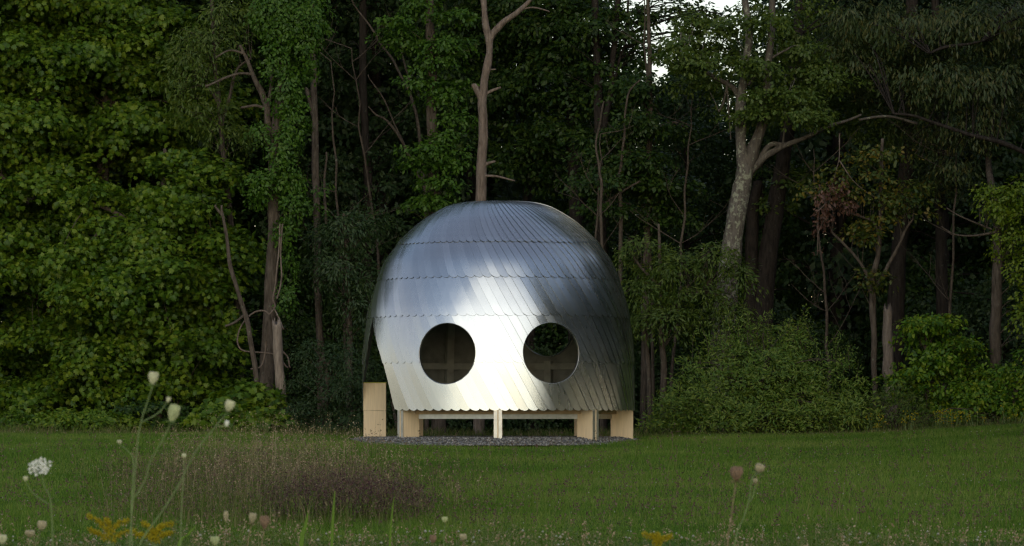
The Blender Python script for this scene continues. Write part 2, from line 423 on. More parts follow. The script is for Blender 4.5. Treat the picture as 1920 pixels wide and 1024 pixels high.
WIN = [(math.radians(-21.8), 1.18, .56), (math.radians(22.9), 1.19, .56), (math.radians(157.6), 1.74, .54)]
DOOR = [(1.86, -70.5, -70.9), (1.72, -68.5, -71.5), (1.5, -64.5, -72.8), (1.21, -58.8, -73.6), (.95, -55.3, -77.5), (.68, -52.3, -82.5), (.4, -49.8, -87), (.05, -46.8, -89.7)]
dz = [-a[0] for a in DOOR]
def door_rng(z):
    if z > 1.86: return None
    return (math.radians(np.interp(-z, dz, [a[2] for a in DOOR])), math.radians(np.interp(-z, dz, [a[1] for a in DOOR])))

def cutter_cyl(phi, z, rad):
    bm = bmesh.new()
    bmesh.ops.create_cone(bm, cap_ends=True, segments=72, radius1=rad, radius2=rad, depth=2.0)
    d = Vector((math.sin(phi), -math.cos(phi), 0))
    R = d.to_track_quat('Z', 'Y').to_matrix().to_4x4()
    bmesh.ops.transform(bm, matrix=Matrix.Translation(polar(phi, 2.4, z)) @ R, verts=bm.verts)
    me = bpy.data.meshes.new('cut'); bm.to_mesh(me); bm.free(); return me
def cutter_door(mir=False):
    bm = bmesh.new(); rings = []
    Z = [1.86 - i * (1.86 - (-.1)) / 22 for i in range(23)]
    left = []; right = []
    for z in Z:
        b = door_rng(z) if z < 1.859 else (math.radians(-70.9), math.radians(-70.5))
        if mir: b = (-math.pi - b[1], -math.pi - b[0])
        left.append((b[0], z)); right.append((b[1], z))
    def vr(r): return [bm.verts.new(polar(p, r, z)) for p, z in left], [bm.verts.new(polar(p, r, z)) for p, z in right]
    Li, Ri = vr(1.9); Lo, Ro = vr(3.0)
    for i in range(22):
        bm.faces.new((Lo[i], Lo[i + 1], Ro[i + 1], Ro[i])); bm.faces.new((Li[i], Ri[i], Ri[i + 1], Li[i + 1]))
        bm.faces.new((Lo[i], Li[i], Li[i + 1], Lo[i + 1])); bm.faces.new((Ro[i], Ro[i + 1], Ri[i + 1], Ri[i]))
    bm.faces.new((Lo[0], Ro[0], Ri[0], Li[0])); bm.faces.new((Lo[-1], Li[-1], Ri[-1], Ro[-1]))
    bmesh.ops.recalc_face_normals(bm, faces=bm.faces)
    me = bpy.data.meshes.new('cut'); bm.to_mesh(me); bm.free(); return me

cut_objs = [bpy.data.objects.new('cutter', cutter_cyl(*wn)) for wn in WIN] + [bpy.data.objects.new('cutter', cutter_door()), bpy.data.objects.new('cutter', cutter_door(True))]
for o in cut_objs: COL.objects.link(o)
tmp = bpy.data.objects.new('tmp', bpy.data.meshes.new('tmp')); COL.objects.link(tmp)
bmod = tmp.modifiers.new('b', 'BOOLEAN'); bmod.operation = 'DIFFERENCE'; bmod.solver = 'EXACT'

UNCUT = 0
singles, joined_V, joined_F, joined_M = [], [], [], []
for row in range(5):
    base = strip_mesh(row)
    bco = np.empty(len(base.vertices) * 3, np.float32); base.vertices.foreach_get('co', bco); bco = bco.reshape(-1, 3)
    for k in range(NST):
        phi0 = PITCH * (k + .5 * (row % 2) - 22.5) - math.pi * .5
        phi0 = (phi0 + math.pi) % (2 * math.pi) - math.pi
        cs, sn = math.cos(phi0), math.sin(phi0)
        co = np.stack([bco[:, 0] * cs - bco[:, 1] * sn, bco[:, 0] * sn + bco[:, 1] * cs, bco[:, 2]], 1)
        pol = np.arctan2(co[:, 0], -co[:, 1]); zz = co[:, 2] + BASE
        me = base; rot = phi0; cuts = []
        for wi, (wp, wz, wr) in enumerate(WIN):
            d = (pol - wp + math.pi) % (2 * math.pi) - math.pi
            u = np.abs(2.5 * np.sin(d)); ok = np.abs(d) < 1
            du = np.where(ok, u, 9)
            if ((du < wr + .15) & (np.abs(zz - wz) < wr + .3)).any(): cuts.append(wi)
        if zz.min() < 1.9:
            lo, hi = math.radians(-97), math.radians(-46)
            if ((pol > lo - .1) & (pol < hi + .1)).any(): cuts.append(3)
            if ((pol > math.radians(-134) - .1) & (pol < math.radians(-83) + .1)).any(): cuts.append(4)
        if cuts:
            rm = base.copy(); rm.vertices.foreach_set('co', co.astype(np.float32).ravel()); rm.update()
            for c in cuts:
                tmp.data = rm; bmod.object = cut_objs[c]
                dg = bpy.context.evaluated_depsgraph_get(); dg.update()
                n_in = len(rm.polygons); src = rm
                rm = bpy.data.meshes.new_from_object(tmp.evaluated_get(dg))
                for att in range(4):
                    if len(rm.polygons) != n_in or len(rm.polygons) == 0: break
                    # unchanged: nudge the cutter by a hair and try again
                    cut_objs[c].rotation_euler = (0, 0, .0011 * (att + 1)); cut_objs[c].location = (0, 0, .0007 * (att + 1))
                    dg = bpy.context.evaluated_depsgraph_get(); dg.update()
                    rm = bpy.data.meshes.new_from_object(tmp.evaluated_get(dg))
                cut_objs[c].rotation_euler = (0, 0, 0); cut_objs[c].location = (0, 0, 0)
            if len(rm.polygons) < 4: continue
            if len(rm.polygons) == len(base.polygons): UNCUT += 1
            if len(rm.polygons) != len(base.polygons): me = rm; rot = 0
        mid = float(np.mean(np.unwrap(np.sort(pol)))) if False else phi0 + TW * .4
        mid = (mid + math.pi) % (2 * math.pi) - math.pi
        if abs(mid) < math.radians(101):
            o = bpy.data.objects.new('metal_strip', me); COL.objects.link(o); o.parent = pav
            o.rotation_euler = (0, 0, rot)
            o.name = 'metal_strip'
            singles.append(o)
        else:
            n0 = sum(len(v) for v in joined_V)
            vv = np.empty(len(me.vertices) * 3, np.float32); me.vertices.foreach_get('co', vv); vv = vv.reshape(-1, 3)
            if rot: vv = np.stack([vv[:, 0] * cs - vv[:, 1] * sn, vv[:, 0] * sn + vv[:, 1] * cs, vv[:, 2]], 1)
            joined_V.append(vv)
            for p in me.polygons:
                joined_F.append([n0 + i for i in p.vertices]); joined_M.append(p.material_index)
for o in cut_objs + [tmp]:
    bpy.data.objects.remove(o)
me = bpy.data.meshes.new('rear_strips'); me.from_pydata(np.concatenate(joined_V).tolist(), [], joined_F)
me.materials.append(M['zinc']); me.materials.append(M['inner']); me.polygons.foreach_set('material_index', np.array(joined_M, np.int32))
me.update(); rs = link('rear_metal_strips', me, None, pav); rs['kind'] = 'stuff'
print('STRIPS', len(singles), UNCUT)

# cap over the top ring
T = Tubes()
bm = bmesh.new(); rg = []
for r, z in ((.56, 4.035), (.56, 4.05), (.50, 4.058), (.25, 4.064)):
    rg.append([bm.verts.new(polar(2 * math.pi * k / 48, r, z)) for k in range(48)])
for a, b in zip(rg, rg[1:]):
    for k in range(48): bm.faces.new((a[k], a[(k + 1) % 48], b[(k + 1) % 48], b[k])).smooth = True
bm.faces.new(rg[-1])
me = bpy.data.meshes.new('top_cap'); bm.to_mesh(me); bm.free(); link('top_cap', me, M['steel'], pav)

# window rims
for wp, wz, wr in WIN:
    bm = bmesh.new(); rings = [[], [], [], []]
    for k in range(64):
        a = 2 * math.pi * k / 64
        for j, (rr, dd) in enumerate(((wr + .002, .012), (wr - .010, .012), (wr - .010, -.055), (wr + .002, -.055))):
            u, v = rr * math.cos(a), rr * math.sin(a); z = wz + v
            dep = math.sqrt(r_of_z(z) ** 2 - u * u) + dd
            dv = Vector((math.sin(wp), -math.cos(wp), 0)); tv = Vector((math.cos(wp), math.sin(wp), 0))
            p = dv * dep + tv * u; rings[j].append(bm.verts.new((p.x, p.y, z - BASE)))
    for j in range(4):
        A, B = rings[j], rings[(j + 1) % 4]
        for k in range(64): bm.faces.new((A[k], A[(k + 1) % 64], B[(k + 1) % 64], B[k])).smooth = j in (0, 2)
    bmesh.ops.recalc_face_normals(bm, faces=bm.faces)
    me = bpy.data.meshes.new('window_rim'); bm.to_mesh(me); bm.free(); link('window_rim', me, M['steel'], pav)

# rivets along the seams and round the right window
rv = bmesh.new()
def rivet(phi, r, z, rad=.0042):
    m = Matrix.Translation(polar(phi, r, z)) @ Matrix.Scale(1, 4)
    bmesh.ops.create_icosphere(rv, subdivisions=1, radius=rad, matrix=m)
for row in range(5):
    zr = rowz[row + 1] + .012; s = arc_of_z(zr); r, z = prof_at(s); nr, nzz = prof_n(s)
    for k in range(NST):
        for q in (.1,):
            phi = PITCH * (k + q + .5 * (row % 2)) + TW * (s - arc_of_z(rowz[row]))
            ph = (phi + math.pi) % (2 * math.pi) - math.pi
            b = door_rng(zr)
            if b and (b[0] - .02 < ph < b[1] + .02 or b[0] - .02 < -math.pi - ph < b[1] + .02): continue
            if any(abs(((ph - wp + math.pi) % (2 * math.pi)) - math.pi) < 1 and math.hypot(2.5 * math.sin(ph - wp), zr - wz) < wr + .01 for wp, wz, wr in WIN): continue
            rivet(phi, float(r) + nr * .018, float(z) + nzz * .018)
wp, wz, wr = WIN[1]
for k in range(52):
    a = 2 * math.pi * k / 52; z = wz + (wr + .025) * math.sin(a); u = (wr + .025) * math.cos(a)
    rivet(wp + math.asin(u / r_of_z(z)), r_of_z(z) + .0145, z)
me = bpy.data.meshes.new('rivets'); rv.to_mesh(me); rv.free(); o = link('rivets', me, M['steel'], pav); o['kind'] = 'stuff'

# timber fins
def fin(az_deg, ztop, name='timber_fin'):
    a = math.radians(az_deg)
    me = box_mesh('timber_fin', -.068, .068, -2.515, -2.11, -.03, ztop - BASE, M['timber'], .004)
    o = link(name, me, None, pav); o.rotation_euler = (0, 0, a)
    # metal channel on the outer edge with a standing web
    T_ = box_mesh('edge_channel', -.074, -.012, -2.527, -2.517, -.03, min(ztop, .165) - BASE, M['steel'])
    c = link('edge_channel', T_, None, o)
    T_ = box_mesh('edge_channel', .012, .074, -2.527, -2.517, -.03, min(ztop, .165) - BASE, M['steel'])
    c = link('edge_channel', T_, None, o)
    T_ = box_mesh('edge_web', -.010, .010, -2.533, -2.517, -.03, min(ztop, .165) - BASE, M['timber'])
    c = link('edge_web', T_, None, o)
    return o
for a in (0, -45, 45, 135, -135, 180): fin(a, .165)
def fin_side(az_deg, zt):
    """broad fin seen from its side, bare of metal"""
    zs_ = [(-.03, .145 - BASE), (.149 - BASE, zt - BASE)] if zt > .3 else [(-.03, zt - BASE)]
    root = None
    for k, (z0, z1) in enumerate(zs_):
        me = box_mesh('timber_block', -.07, .07, -2.525 - (.006 if k else 0), -2.105, z0, z1, M['timber'], .004)
        o = link('timber_block', me, None, pav); o.rotation_euler = (0, 0, math.radians(az_deg))
fin_side(-90, .665); fin_side(90, .165)
o = link('timber_block_lid', box_mesh('lid', -.075, .075, -2.535, -2.10, .668 - BASE, .68 - BASE, plain('yellow_edge', (.45, .42, .08), .6)), None, pav); o.rotation_euler = (0, 0, math.radians(-90))
# beams between the fins
for k in range(8):
    a0 = math.radians(-180 + 45 * k); a1 = a0 + math.radians(45)
    if k in (1, 2): continue                   # doorway bay
    am = (a0 + a1) / 2
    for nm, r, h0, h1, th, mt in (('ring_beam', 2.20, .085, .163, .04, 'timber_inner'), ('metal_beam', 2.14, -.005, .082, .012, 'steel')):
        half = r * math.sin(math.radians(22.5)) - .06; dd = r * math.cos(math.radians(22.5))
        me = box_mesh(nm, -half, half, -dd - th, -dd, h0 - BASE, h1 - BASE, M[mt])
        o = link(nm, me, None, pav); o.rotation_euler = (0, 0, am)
# inner ribs and ring
for az_d in (-157, 157, 112, 180):
    if az_d == -45.5: continue
    bm = bmesh.new(); L = []
    for s in np.linspace(arc_of_z(3.9 if az_d != 157 else 1.12), arc_of_z(.2), 16):
        r, z = prof_at(s); nr, nzz = prof_n(s)
        L.append([bm.verts.new((x, -(r - nr * q), z - nzz * q - BASE)) for x, q in ((-.07, .02), (.07, .02), (.07, .14), (-.07, .14))])
    for a, b in zip(L, L[1:]):
        for j in range(4): bm.faces.new((a[j], a[(j + 1) % 4], b[(j + 1) % 4], b[j]))
    bmesh.ops.recalc_face_normals(bm, faces=bm.faces)
    me = bpy.data.meshes.new('inner_rib'); bm.to_mesh(me); bm.free()
    o = link('inner_rib', me, M['rib'], pav); o.rotation_euler = (0, 0, math.radians(az_d))
bm = bmesh.new(); L = []
for k in range(61):
    ph = math.radians(-44 + 308 * k / 60 - 0)
    if k > 60: break
    L.append([bm.verts.new(polar(ph, r, z)) for r, z in ((2.46, .95), (2.40, .95), (2.40, 1.07), (2.46, 1.07))])
L = [l for i, l in enumerate(L) if True]
for i, (a, b) in enumerate(zip(L, L[1:])):
    ph = -44 + 308 * (i + .5) / 60
    if -48 < ph < 48 or 234 < ph: continue
    if any(abs(ph - q) < 1 for q in ()): continue
    for j in range(4): bm.faces.new((a[j], a[(j + 1) % 4], b[(j + 1) % 4], b[j]))
loose = [v for v in bm.verts if not v.link_faces]
for v in loose: bm.verts.remove(v)
me = bpy.data.meshes.new('inner_ring'); bm.to_mesh(me); bm.free(); link('inner_ring', me, M['rib'], pav)

# ------------------------------------------------------------------ gravel pad
rnd = random.Random(5)
def pad_r(a): return 1 + .04 * math.sin(3 * a + 1) + .03 * math.sin(5 * a)
bm = bmesh.new(); rings = []
for q, zz in ((1.0, -.07), (.93, .005), (.85, .045), (.4, .05)):
    rg = []
    for k in range(72):
        a = 2 * math.pi * k / 72; x = -.42 + 2.85 * q * pad_r(a) * math.cos(a); y = 70 + 3.0 * q * pad_r(a) * math.sin(a)
        rg.append(bm.verts.new((x, y, -.41 + zz + .01 * noise.noise(Vector((x, y, 0)) * 2))))
    rings.append(rg)
for A, B in zip(rings, rings[1:]):
    for k in range(72): bm.faces.new((A[k], A[(k + 1) % 72], B[(k + 1) % 72], B[k])).smooth = True
bm.faces.new(rings[-1])
me = bpy.data.meshes.new('gravel_pad'); bm.to_mesh(me); bm.free(); o = link('gravel_pad', me, M['gravel']); o['kind'] = 'structure'
OCT = np.array([(1, 0, 0), (-1, 0, 0), (0, 1, 0), (0, -1, 0), (0, 0, 1), (0, 0, -1)], float)
OF = np.array([(0, 2, 4), (2, 1, 4), (1, 3, 4), (3, 0, 4), (2, 0, 5), (1, 2, 5), (3, 1, 5), (0, 3, 5)])
rng = np.random.default_rng(4)
ng = 16000
a = rng.uniform(0, 2 * np.pi, ng); q = np.sqrt(rng.uniform(.12, 1, ng)) * 1.04
back = np.sin(a) > .3; q = np.where(back & (rng.random(ng) < .3), .97, q)
pr_ = 1 + .04 * np.sin(3 * a + 1) + .03 * np.sin(5 * a)
gx = -.42 + 2.85 * q * pr_ * np.cos(a); gy = 70 + 3.0 * q * pr_ * np.sin(a)
gz = -.41 + np.interp(q, [.4, .85, .93, 1.0, 1.04], [.05, .045, .005, -.07, -.08]) + .012
sz = rng.uniform(.012, .032, ng)
jit = 1 + rng.uniform(-.35, .35, (ng, 6, 3))
Vg = OCT[None] * sz[:, None, None] * jit
ra = rng.uniform(0, 6.28, ng); c_, s_ = np.cos(ra)[:, None], np.sin(ra)[:, None]
Vx = Vg[:, :, 0] * c_ - Vg[:, :, 1] * s_; Vy = Vg[:, :, 0] * s_ + Vg[:, :, 1] * c_
Vg = np.stack([Vx, Vy, Vg[:, :, 2] * .7], 2) + np.stack([gx, gy, gz], 1)[:, None]
Fg = (OF[None] + (np.arange(ng) * 6)[:, None, None]).reshape(-1, 3)
stone_m = leaf_mat('crushed_stone', [(.08, .08, .08), (.15, .148, .14), (.22, .215, .205), (.36, .35, .33)], trans=0, spec=.3, rough=.85, patch=.1)
o = link('gravel', np_mesh('gravel', Vg.reshape(-1, 3), Fg, stone_m)); o['kind'] = 'stuff'

# ------------------------------------------------------------------ foliage machinery
def tmpl(kind):
    if kind == 'maple':
        pts = [(0, 0), (.30, .02), (.48, .30), (.30, .42), (.42, .72), (.16, .66), (0, 1.0), (-.16, .66), (-.42, .72), (-.30, .42), (-.48, .30), (-.30, .02)]
        V = [(x, y, -.22 * abs(x) - .12 * y * y) for x, y in pts] + [(0, .40, .02)]
        c = len(pts); Fc = [(c, i, (i + 1) % c) for i in range(c)]
    elif kind == 'oval':
        V = [(0, 0, 0), (.26, .35, -.06), (.2, .7, -.10), (0, 1, -.12), (-.2, .7, -.10), (-.26, .35, -.06)]
        Fc = [(0, 1, 2), (0, 2, 3), (0, 3, 4), (0, 4, 5)]
    elif kind == 'simple':
        V = [(0, 0, 0), (.3, .5, -.06), (0, 1, -.1), (-.3, .5, -.06)]
        Fc = [(0, 1, 2), (0, 2, 3)]
    elif kind == 'narrow':
        V = [(0, 0, 0), (.14, .45, -.03), (0, 1, -.12), (-.14, .45, -.03)]
        Fc = [(0, 1, 2), (0, 2, 3)]
    return np.array(V, float), np.array(Fc)

def norm(a): return a / (np.linalg.norm(a, axis=-1, keepdims=True) + 1e-9)

def leaves_mesh(name, C, OUT, R, npl, size, kind, mat, rng, droop=.3, flat=.25, upness=.8, tipdown=.5):
    """C (n,3) spray centres, OUT (n,3) outward directions, R spray radius"""
    n = len(C); C = np.asarray(C); OUT = norm(np.asarray(OUT))
    up = np.array([0, 0, 1.])
    # spray plane: mostly level, sagging outward
    Nn = norm(up * upness + OUT * (droop) + rng.normal(0, .18, (n, 3)))
    U = norm(np.cross(Nn, rng.normal(0, 1, (n, 3)))); W = np.cross(Nn, U)
    if np.isscalar(R): R = np.full(n, R)
    R = R * rng.uniform(.65, 1.3, n)
    idx = np.repeat(np.arange(n), npl); m = len(idx)
    an = rng.uniform(0, 2 * np.pi, m); rr = np.sqrt(rng.uniform(0, 1, m)) * R[idx]
    ux, uy = np.cos(an) * rr, np.sin(an) * rr
    sag = -.35 * (rr ** 2) / R[idx]
    P = C[idx] + U[idx] * ux[:, None] + W[idx] * uy[:, None] + Nn[idx] * (rng.normal(0, flat, m) * R[idx])[:, None]
    P[:, 2] += sag
    rad = norm(U[idx] * ux[:, None] + W[idx] * uy[:, None] + OUT[idx] * .4 * R[idx][:, None])
    ln = norm(up * upness * .6 + OUT[idx] * (.3 + droop) + np.array([0, -.25, 0]) + rng.normal(0, .42, (m, 3)))      # leaf normal
    tip = rad + np.array([0, 0, -tipdown]) + rng.normal(0, .35, (m, 3))
    tip = norm(tip - ln * np.sum(tip * ln, 1, keepdims=True))
    sd = np.cross(tip, ln)
    s = size * rng.uniform(.6, 1.25, m)
    T, Fc = tmpl(kind); k = len(T)
    V = P[:, None] + (sd[:, None] * T[None, :, 0:1] + tip[:, None] * T[None, :, 1:2] + ln[:, None] * T[None, :, 2:3]) * s[:, None, None]
    FF = (Fc[None] + (np.arange(m) * k)[:, None, None]).reshape(-1, 3)
    global NTRI; NTRI += len(FF)
    return np_mesh(name, V.reshape(-1, 3), FF, mat)
NTRI = 0

def ell_sprays(ells, dens, rng, shell=4.0):
    """ells: (cx,cy,cz, rx,ry,rz) in metres; returns centres, outward dirs"""
    Cs, Os = [], []
    for (cx, cy, cz, rx, ry, rz) in ells:
        area = 4 * math.pi * ((rx * ry) ** 1.6 / 3 + (rx * rz) ** 1.6 / 3 + (ry * rz) ** 1.6 / 3) ** (1 / 1.6)
        n = max(4, int(area * dens))
        d = norm(rng.normal(0, 1, (n, 3))); q = rng.uniform(0, 1, n) ** (1 / shell)
        lump = 1 + .16 * np.sin(d[:, 0] * 5 + cx * 3) * np.cos(d[:, 2] * 6 + cz * 2) + .1 * np.sin(d[:, 1] * 9 + cy)
        p = d * np.array([rx, ry, rz]) * (q * lump)[:, None]
        Cs.append(p + np.array([cx, cy, cz])); Os.append(norm(d / np.array([rx, ry, rz])))
    return np.concatenate(Cs), np.concatenate(Os)

def boughs(ells, rng, br, shell=5.0):
    """break crown ellipsoids into flattened boughs on their outer shell"""
    out = []
    for (cx, cy, cz, rx, ry, rz) in ells:
        area = 4 * math.pi * ((rx * ry) ** 1.6 / 3 + (rx * rz) ** 1.6 / 3 + (ry * rz) ** 1.6 / 3) ** (1 / 1.6)
        n = max(3, int(area / (br * br * 1.9)))
        d = norm(rng.normal(0, 1, (n, 3))); q = rng.uniform(.35, 1, n) ** .5 * .92
        for di, qi in zip(d, q):
            b_ = br * rng.uniform(.55, 1.25)
            out.append((cx + di[0] * rx * qi, cy + di[1] * ry * qi, cz + di[2] * rz * qi, b_, b_ * .8, b_ * rng.uniform(.24, .38)))
    return out

def E(px, py, d, rx, rz, ry=None):
    """ellipsoid given by its place and half sizes in photo pixels at distance d -> metres"""
    k = d / F
    p = at(px, py, d); return (p.x, p.y, p.z, rx * k, (ry if ry else rx * k), rz * k)

SEED = [10]
def tree(name, label, cat, d, trunk, limbs=(), crown=(), leaf='simple', mat='dark', bark='bark', size=.11, dens=9, npl=22,
         R=.34, droop=.3, group=None, upper=None, sides=10, twigs=60, crown_name='crown', shell=4.0, flat=.25, upness=.8, tipdown=.5, extra=None, dy=0):
    """trunk: [(px,py,r_px)...] from the foot up; limbs: lists of the same with an optional depth offset; crown: list of E()"""
    SEED[0] += 1; rng = np.random.default_rng(SEED[0]); k = d / F
    x0 = (trunk[0][0] - CX) * k; gz = ground_z(x0, d)
    root = empty(name, (x0, d, gz), label, cat, group)
    inv = Vector((x0, d, gz))
    pts = [at(p[0], p[1], d) - inv + Vector((0, (p[3] if len(p) > 3 else 0), 0)) for p in trunk]; rad = [p[2] * k for p in trunk]
    if pts[0].z > .05:
        pts.insert(0, Vector((0, 0, -.1))); rad.insert(0, rad[0] * 1.2)
    P_, R_ = smooth_path(pts, rad, 5, .03, SEED[0])
    T = Tubes(); T.add(P_, R_, sides, .28, SEED[0])
    link('trunk', T.mesh('trunk', M[bark]), None, root)
    tips = list(P_)
    for lb in limbs:
        pts = [at(p[0], p[1], d) - inv + Vector((0, (p[3] if len(p) > 3 else 0), 0)) for p in lb]
        a, b = smooth_path(pts, [p[2] * k for p in lb], 5, .05, SEED[0])
        T = Tubes(); T.add(a, b, 7, .2, SEED[0]); link('branch', T.mesh('branch', M['bark_grey' if bark == 'bark_lichen' else bark]), None, root); tips += a
    if crown or upper:
        C = None
        if crown:
            dens *= .62; npl = int(npl * 1.55); R *= 1.08; flat *= .7
            if leaf in ('maple', 'oval') and R > .24:
                br = .78 if leaf == 'maple' else .6
                C, O = ell_sprays(boughs(crown, rng, br), 7.0 * dens / 5.5, rng, 2.0); R *= .62; npl = int(npl * .62)
            else: C, O = ell_sprays(crown, dens, rng, shell)
            C = C - np.array(inv)
            gzl = .15
            keep = C[:, 2] > gzl; C = C[keep]; O = O[keep]
            me = leaves_mesh(crown_name, C, O, R, npl, size, leaf, M[mat], rng, droop, flat, upness, tipdown)
            link(crown_name, me, None, root)
        if upper:
            C2, O2 = ell_sprays(upper, 1.9, rng, 3.0); C2 = C2 - np.array(inv)
            me = leaves_mesh('upper_crown', C2, O2, .8, 30, size * 1.7, 'simple', M[mat], rng, .3)
            link('upper_crown', me, None, root)
            C = C2 if C is None else np.concatenate([C, C2])
        # twigs from trunk or limb to sprays
        if twigs and C is not None:
            T = Tubes(); tp = np.array([tuple(q) for q in tips]); sel = rng.choice(len(C), min(twigs, len(C)), replace=False)
            for i in sel:
                c = C[i]; dd = np.linalg.norm(tp - c + np.array([0, 0, .5]), axis=1); j = int(np.argmin(dd))
                a = Vector(tp[j]); b = Vector(c); mdl = (a + b) / 2 + Vector((0, 0, .12 * (b - a).length)) + Vector(rng.normal(0, .06, 3)) * (b - a).length
                L = (b - a).length
                T.add(smooth_path([a, mdl, b], [min(.03, .006 + .008 * L), .008, .003], 3, .03, i)[0], list(np.linspace(min(.028, .005 + .008 * L), .003, 7)), 4, 0, 0, False)
            if T.n: link('twigs', T.mesh('twigs', M[bark]), None, root)['kind'] = 'stuff'
    if extra: extra(root, inv, rng, k)
    return root

# ------------------------------------------------------------------ the trees at the edge of the wood
def top(px, d, rx_m, z=13.0, rz=4.0, ry=None):
    p = at(px, 0, d); return (p.x, p.y + .8, z + 1.6, rx_m, ry or rx_m, rz)

# left: broad yellow-green maples
tree('maple_tree', 'broad leafy maple filling the left edge of the picture, its lowest boughs near the lawn', 'tree', 82,
     [(60, 812, 17, 1.4), (70, 600, 14, 1.4), (55, 300, 12, 1.4), (60, 0, 9, 1.4), (70, -500, 5, 1.4)],
     limbs=[[(68, 560, 8), (130, 480, 5), (200, 430, 3)], [(60, 380, 7), (0, 330, 5), (-80, 300, 3)]],
     crown=[E(60, 640, 82, 170, 70), E(30, 500, 82, 160, 75), E(70, 370, 82, 150, 70), E(20, 240, 82.5, 150, 70), E(60, 110, 83, 150, 75), E(40, -30, 83, 160, 80), E(-120, 300, 82.5, 120, 250), E(40, 745, 81.3, 140, 42)],
     leaf='maple', mat='maple', size=.12, dens=8.5, npl=20, R=.42, droop=.55, upper=[top(40, 83, 3.0)], twigs=70)
tree('maple_tree', 'wide maple with tiered yellow-green boughs between the left edge and the vine-clad trunk', 'tree', 80,
     [(300, 812, 16, 1.4), (290, 600, 13, 1.4), (300, 350, 8, 1.4), (297, 270, 3, 1.4)],
     limbs=[[(290, 540, 7), (350, 470, 5), (420, 440, 3)], [(295, 450, 6), (220, 400, 4), (170, 380, 3)]],
     crown=[E(300, 640, 80, 150, 62), E(250, 540, 79.5, 160, 65), E(345, 470, 80, 130, 60), E(270, 390, 80, 140, 60), E(380, 560, 80, 95, 60), E(215, 460, 79.5, 110, 60), E(390, 700, 79.6, 85, 60), E(215, 705, 79.6, 110, 50), E(330, 320, 80.5, 90, 45)],
     leaf='maple', mat='maple', size=.12, dens=9.5, npl=20, R=.42, droop=.55, twigs=90)
tree('maple_tree', 'maple whose crown rises to the top of the frame behind the wide left one', 'tree', 84,
     [(180, 812, 18), (185, 500, 15), (200, 200, 12), (230, -20, 9), (240, -400, 6)],
     limbs=[[(200, 230, 8), (235, 120, 5), (260, 60, 4)]],
     crown=[E(190, 250, 84, 150, 70), E(150, 140, 84, 140, 60), E(250, 60, 84, 120, 60), E(330, 200, 84, 110, 60), E(150, 20, 84, 150, 60), E(300, 110, 83.5, 110, 45)],
     leaf='maple', mat='maple', size=.13, dens=9, npl=20, R=.42, droop=.5, upper=[top(200, 84, 3.2)], twigs=60)
tree('locust_tree', 'grey-green feathery tree with drooping sprays left of the vine-clad trunk top', 'tree', 81,
     [(455, 812, 7), (440, 500, 6), (415, 250, 5), (400, 60, 4), (390, -200, 3)],
     limbs=[[(415, 240, 4), (440, 140, 3), (470, 110, 2)], [(410, 200, 4), (385, 160, 3), (350, 170, 2)]],
     crown=[E(400, 90, 81, 75, 55), E(370, 180, 80.6, 60, 60), E(420, 240, 81, 50, 55), E(350, 110, 81, 55, 50), E(430, 20, 81, 70, 40)],
     leaf='narrow', mat='locust', size=.13, dens=8, npl=30, R=.35, droop=.6, twigs=60, upness=.5, tipdown=.9)

# thin leaning stem with vine loops
tree('leaning_sapling', 'thin bare leaning stem left of the vine-clad trunk', 'tree', 77,
     [(492, 800, 6), (488, 760, 5.5), (470, 640, 5), (455, 575, 4.5), (432, 500, 4), (424, 440, 3), (416, 385, 2)],
     limbs=[[(420, 405, 3), (412, 395, 2.5), (405, 385, 2)], [(457, 590, 3), (440, 605, 2.5), (422, 612, 2)]],
     crown=[], mat='maple', bark='bark', twigs=0)
vr = empty('hanging_vine', (at(480, 640, 77.3).x, 77.3, ground_z(at(480, 640, 77.3).x, 77.3)), 'bare looping vine wound between the vine-clad trunk and the broken snag', 'vine')
for pl in ([(505, 590), (495, 583), (478, 585), (462, 598), (450, 618), (446, 640), (452, 655), (470, 660), (500, 662), (520, 668), (540, 690)],
           [(505, 590), (516, 575), (512, 560), (517, 530), (523, 470), (525, 420)], [(520, 560), (528, 520), (526, 470), (530, 420)],
           [(512, 575), (522, 595), (532, 618)], [(500, 640), (490, 685), (470, 692)], [(525, 655), (540, 670), (544, 690)]):
    a, b = smooth_path([at(x, y, 77.3) - vr.location for x, y in pl], [.018] * len(pl), 5, .02, 3)
    T = Tubes(); T.add(a, b, 6, .15); link('vine_stem', T.mesh('vine_stem', M['bark_pale']), None, vr)

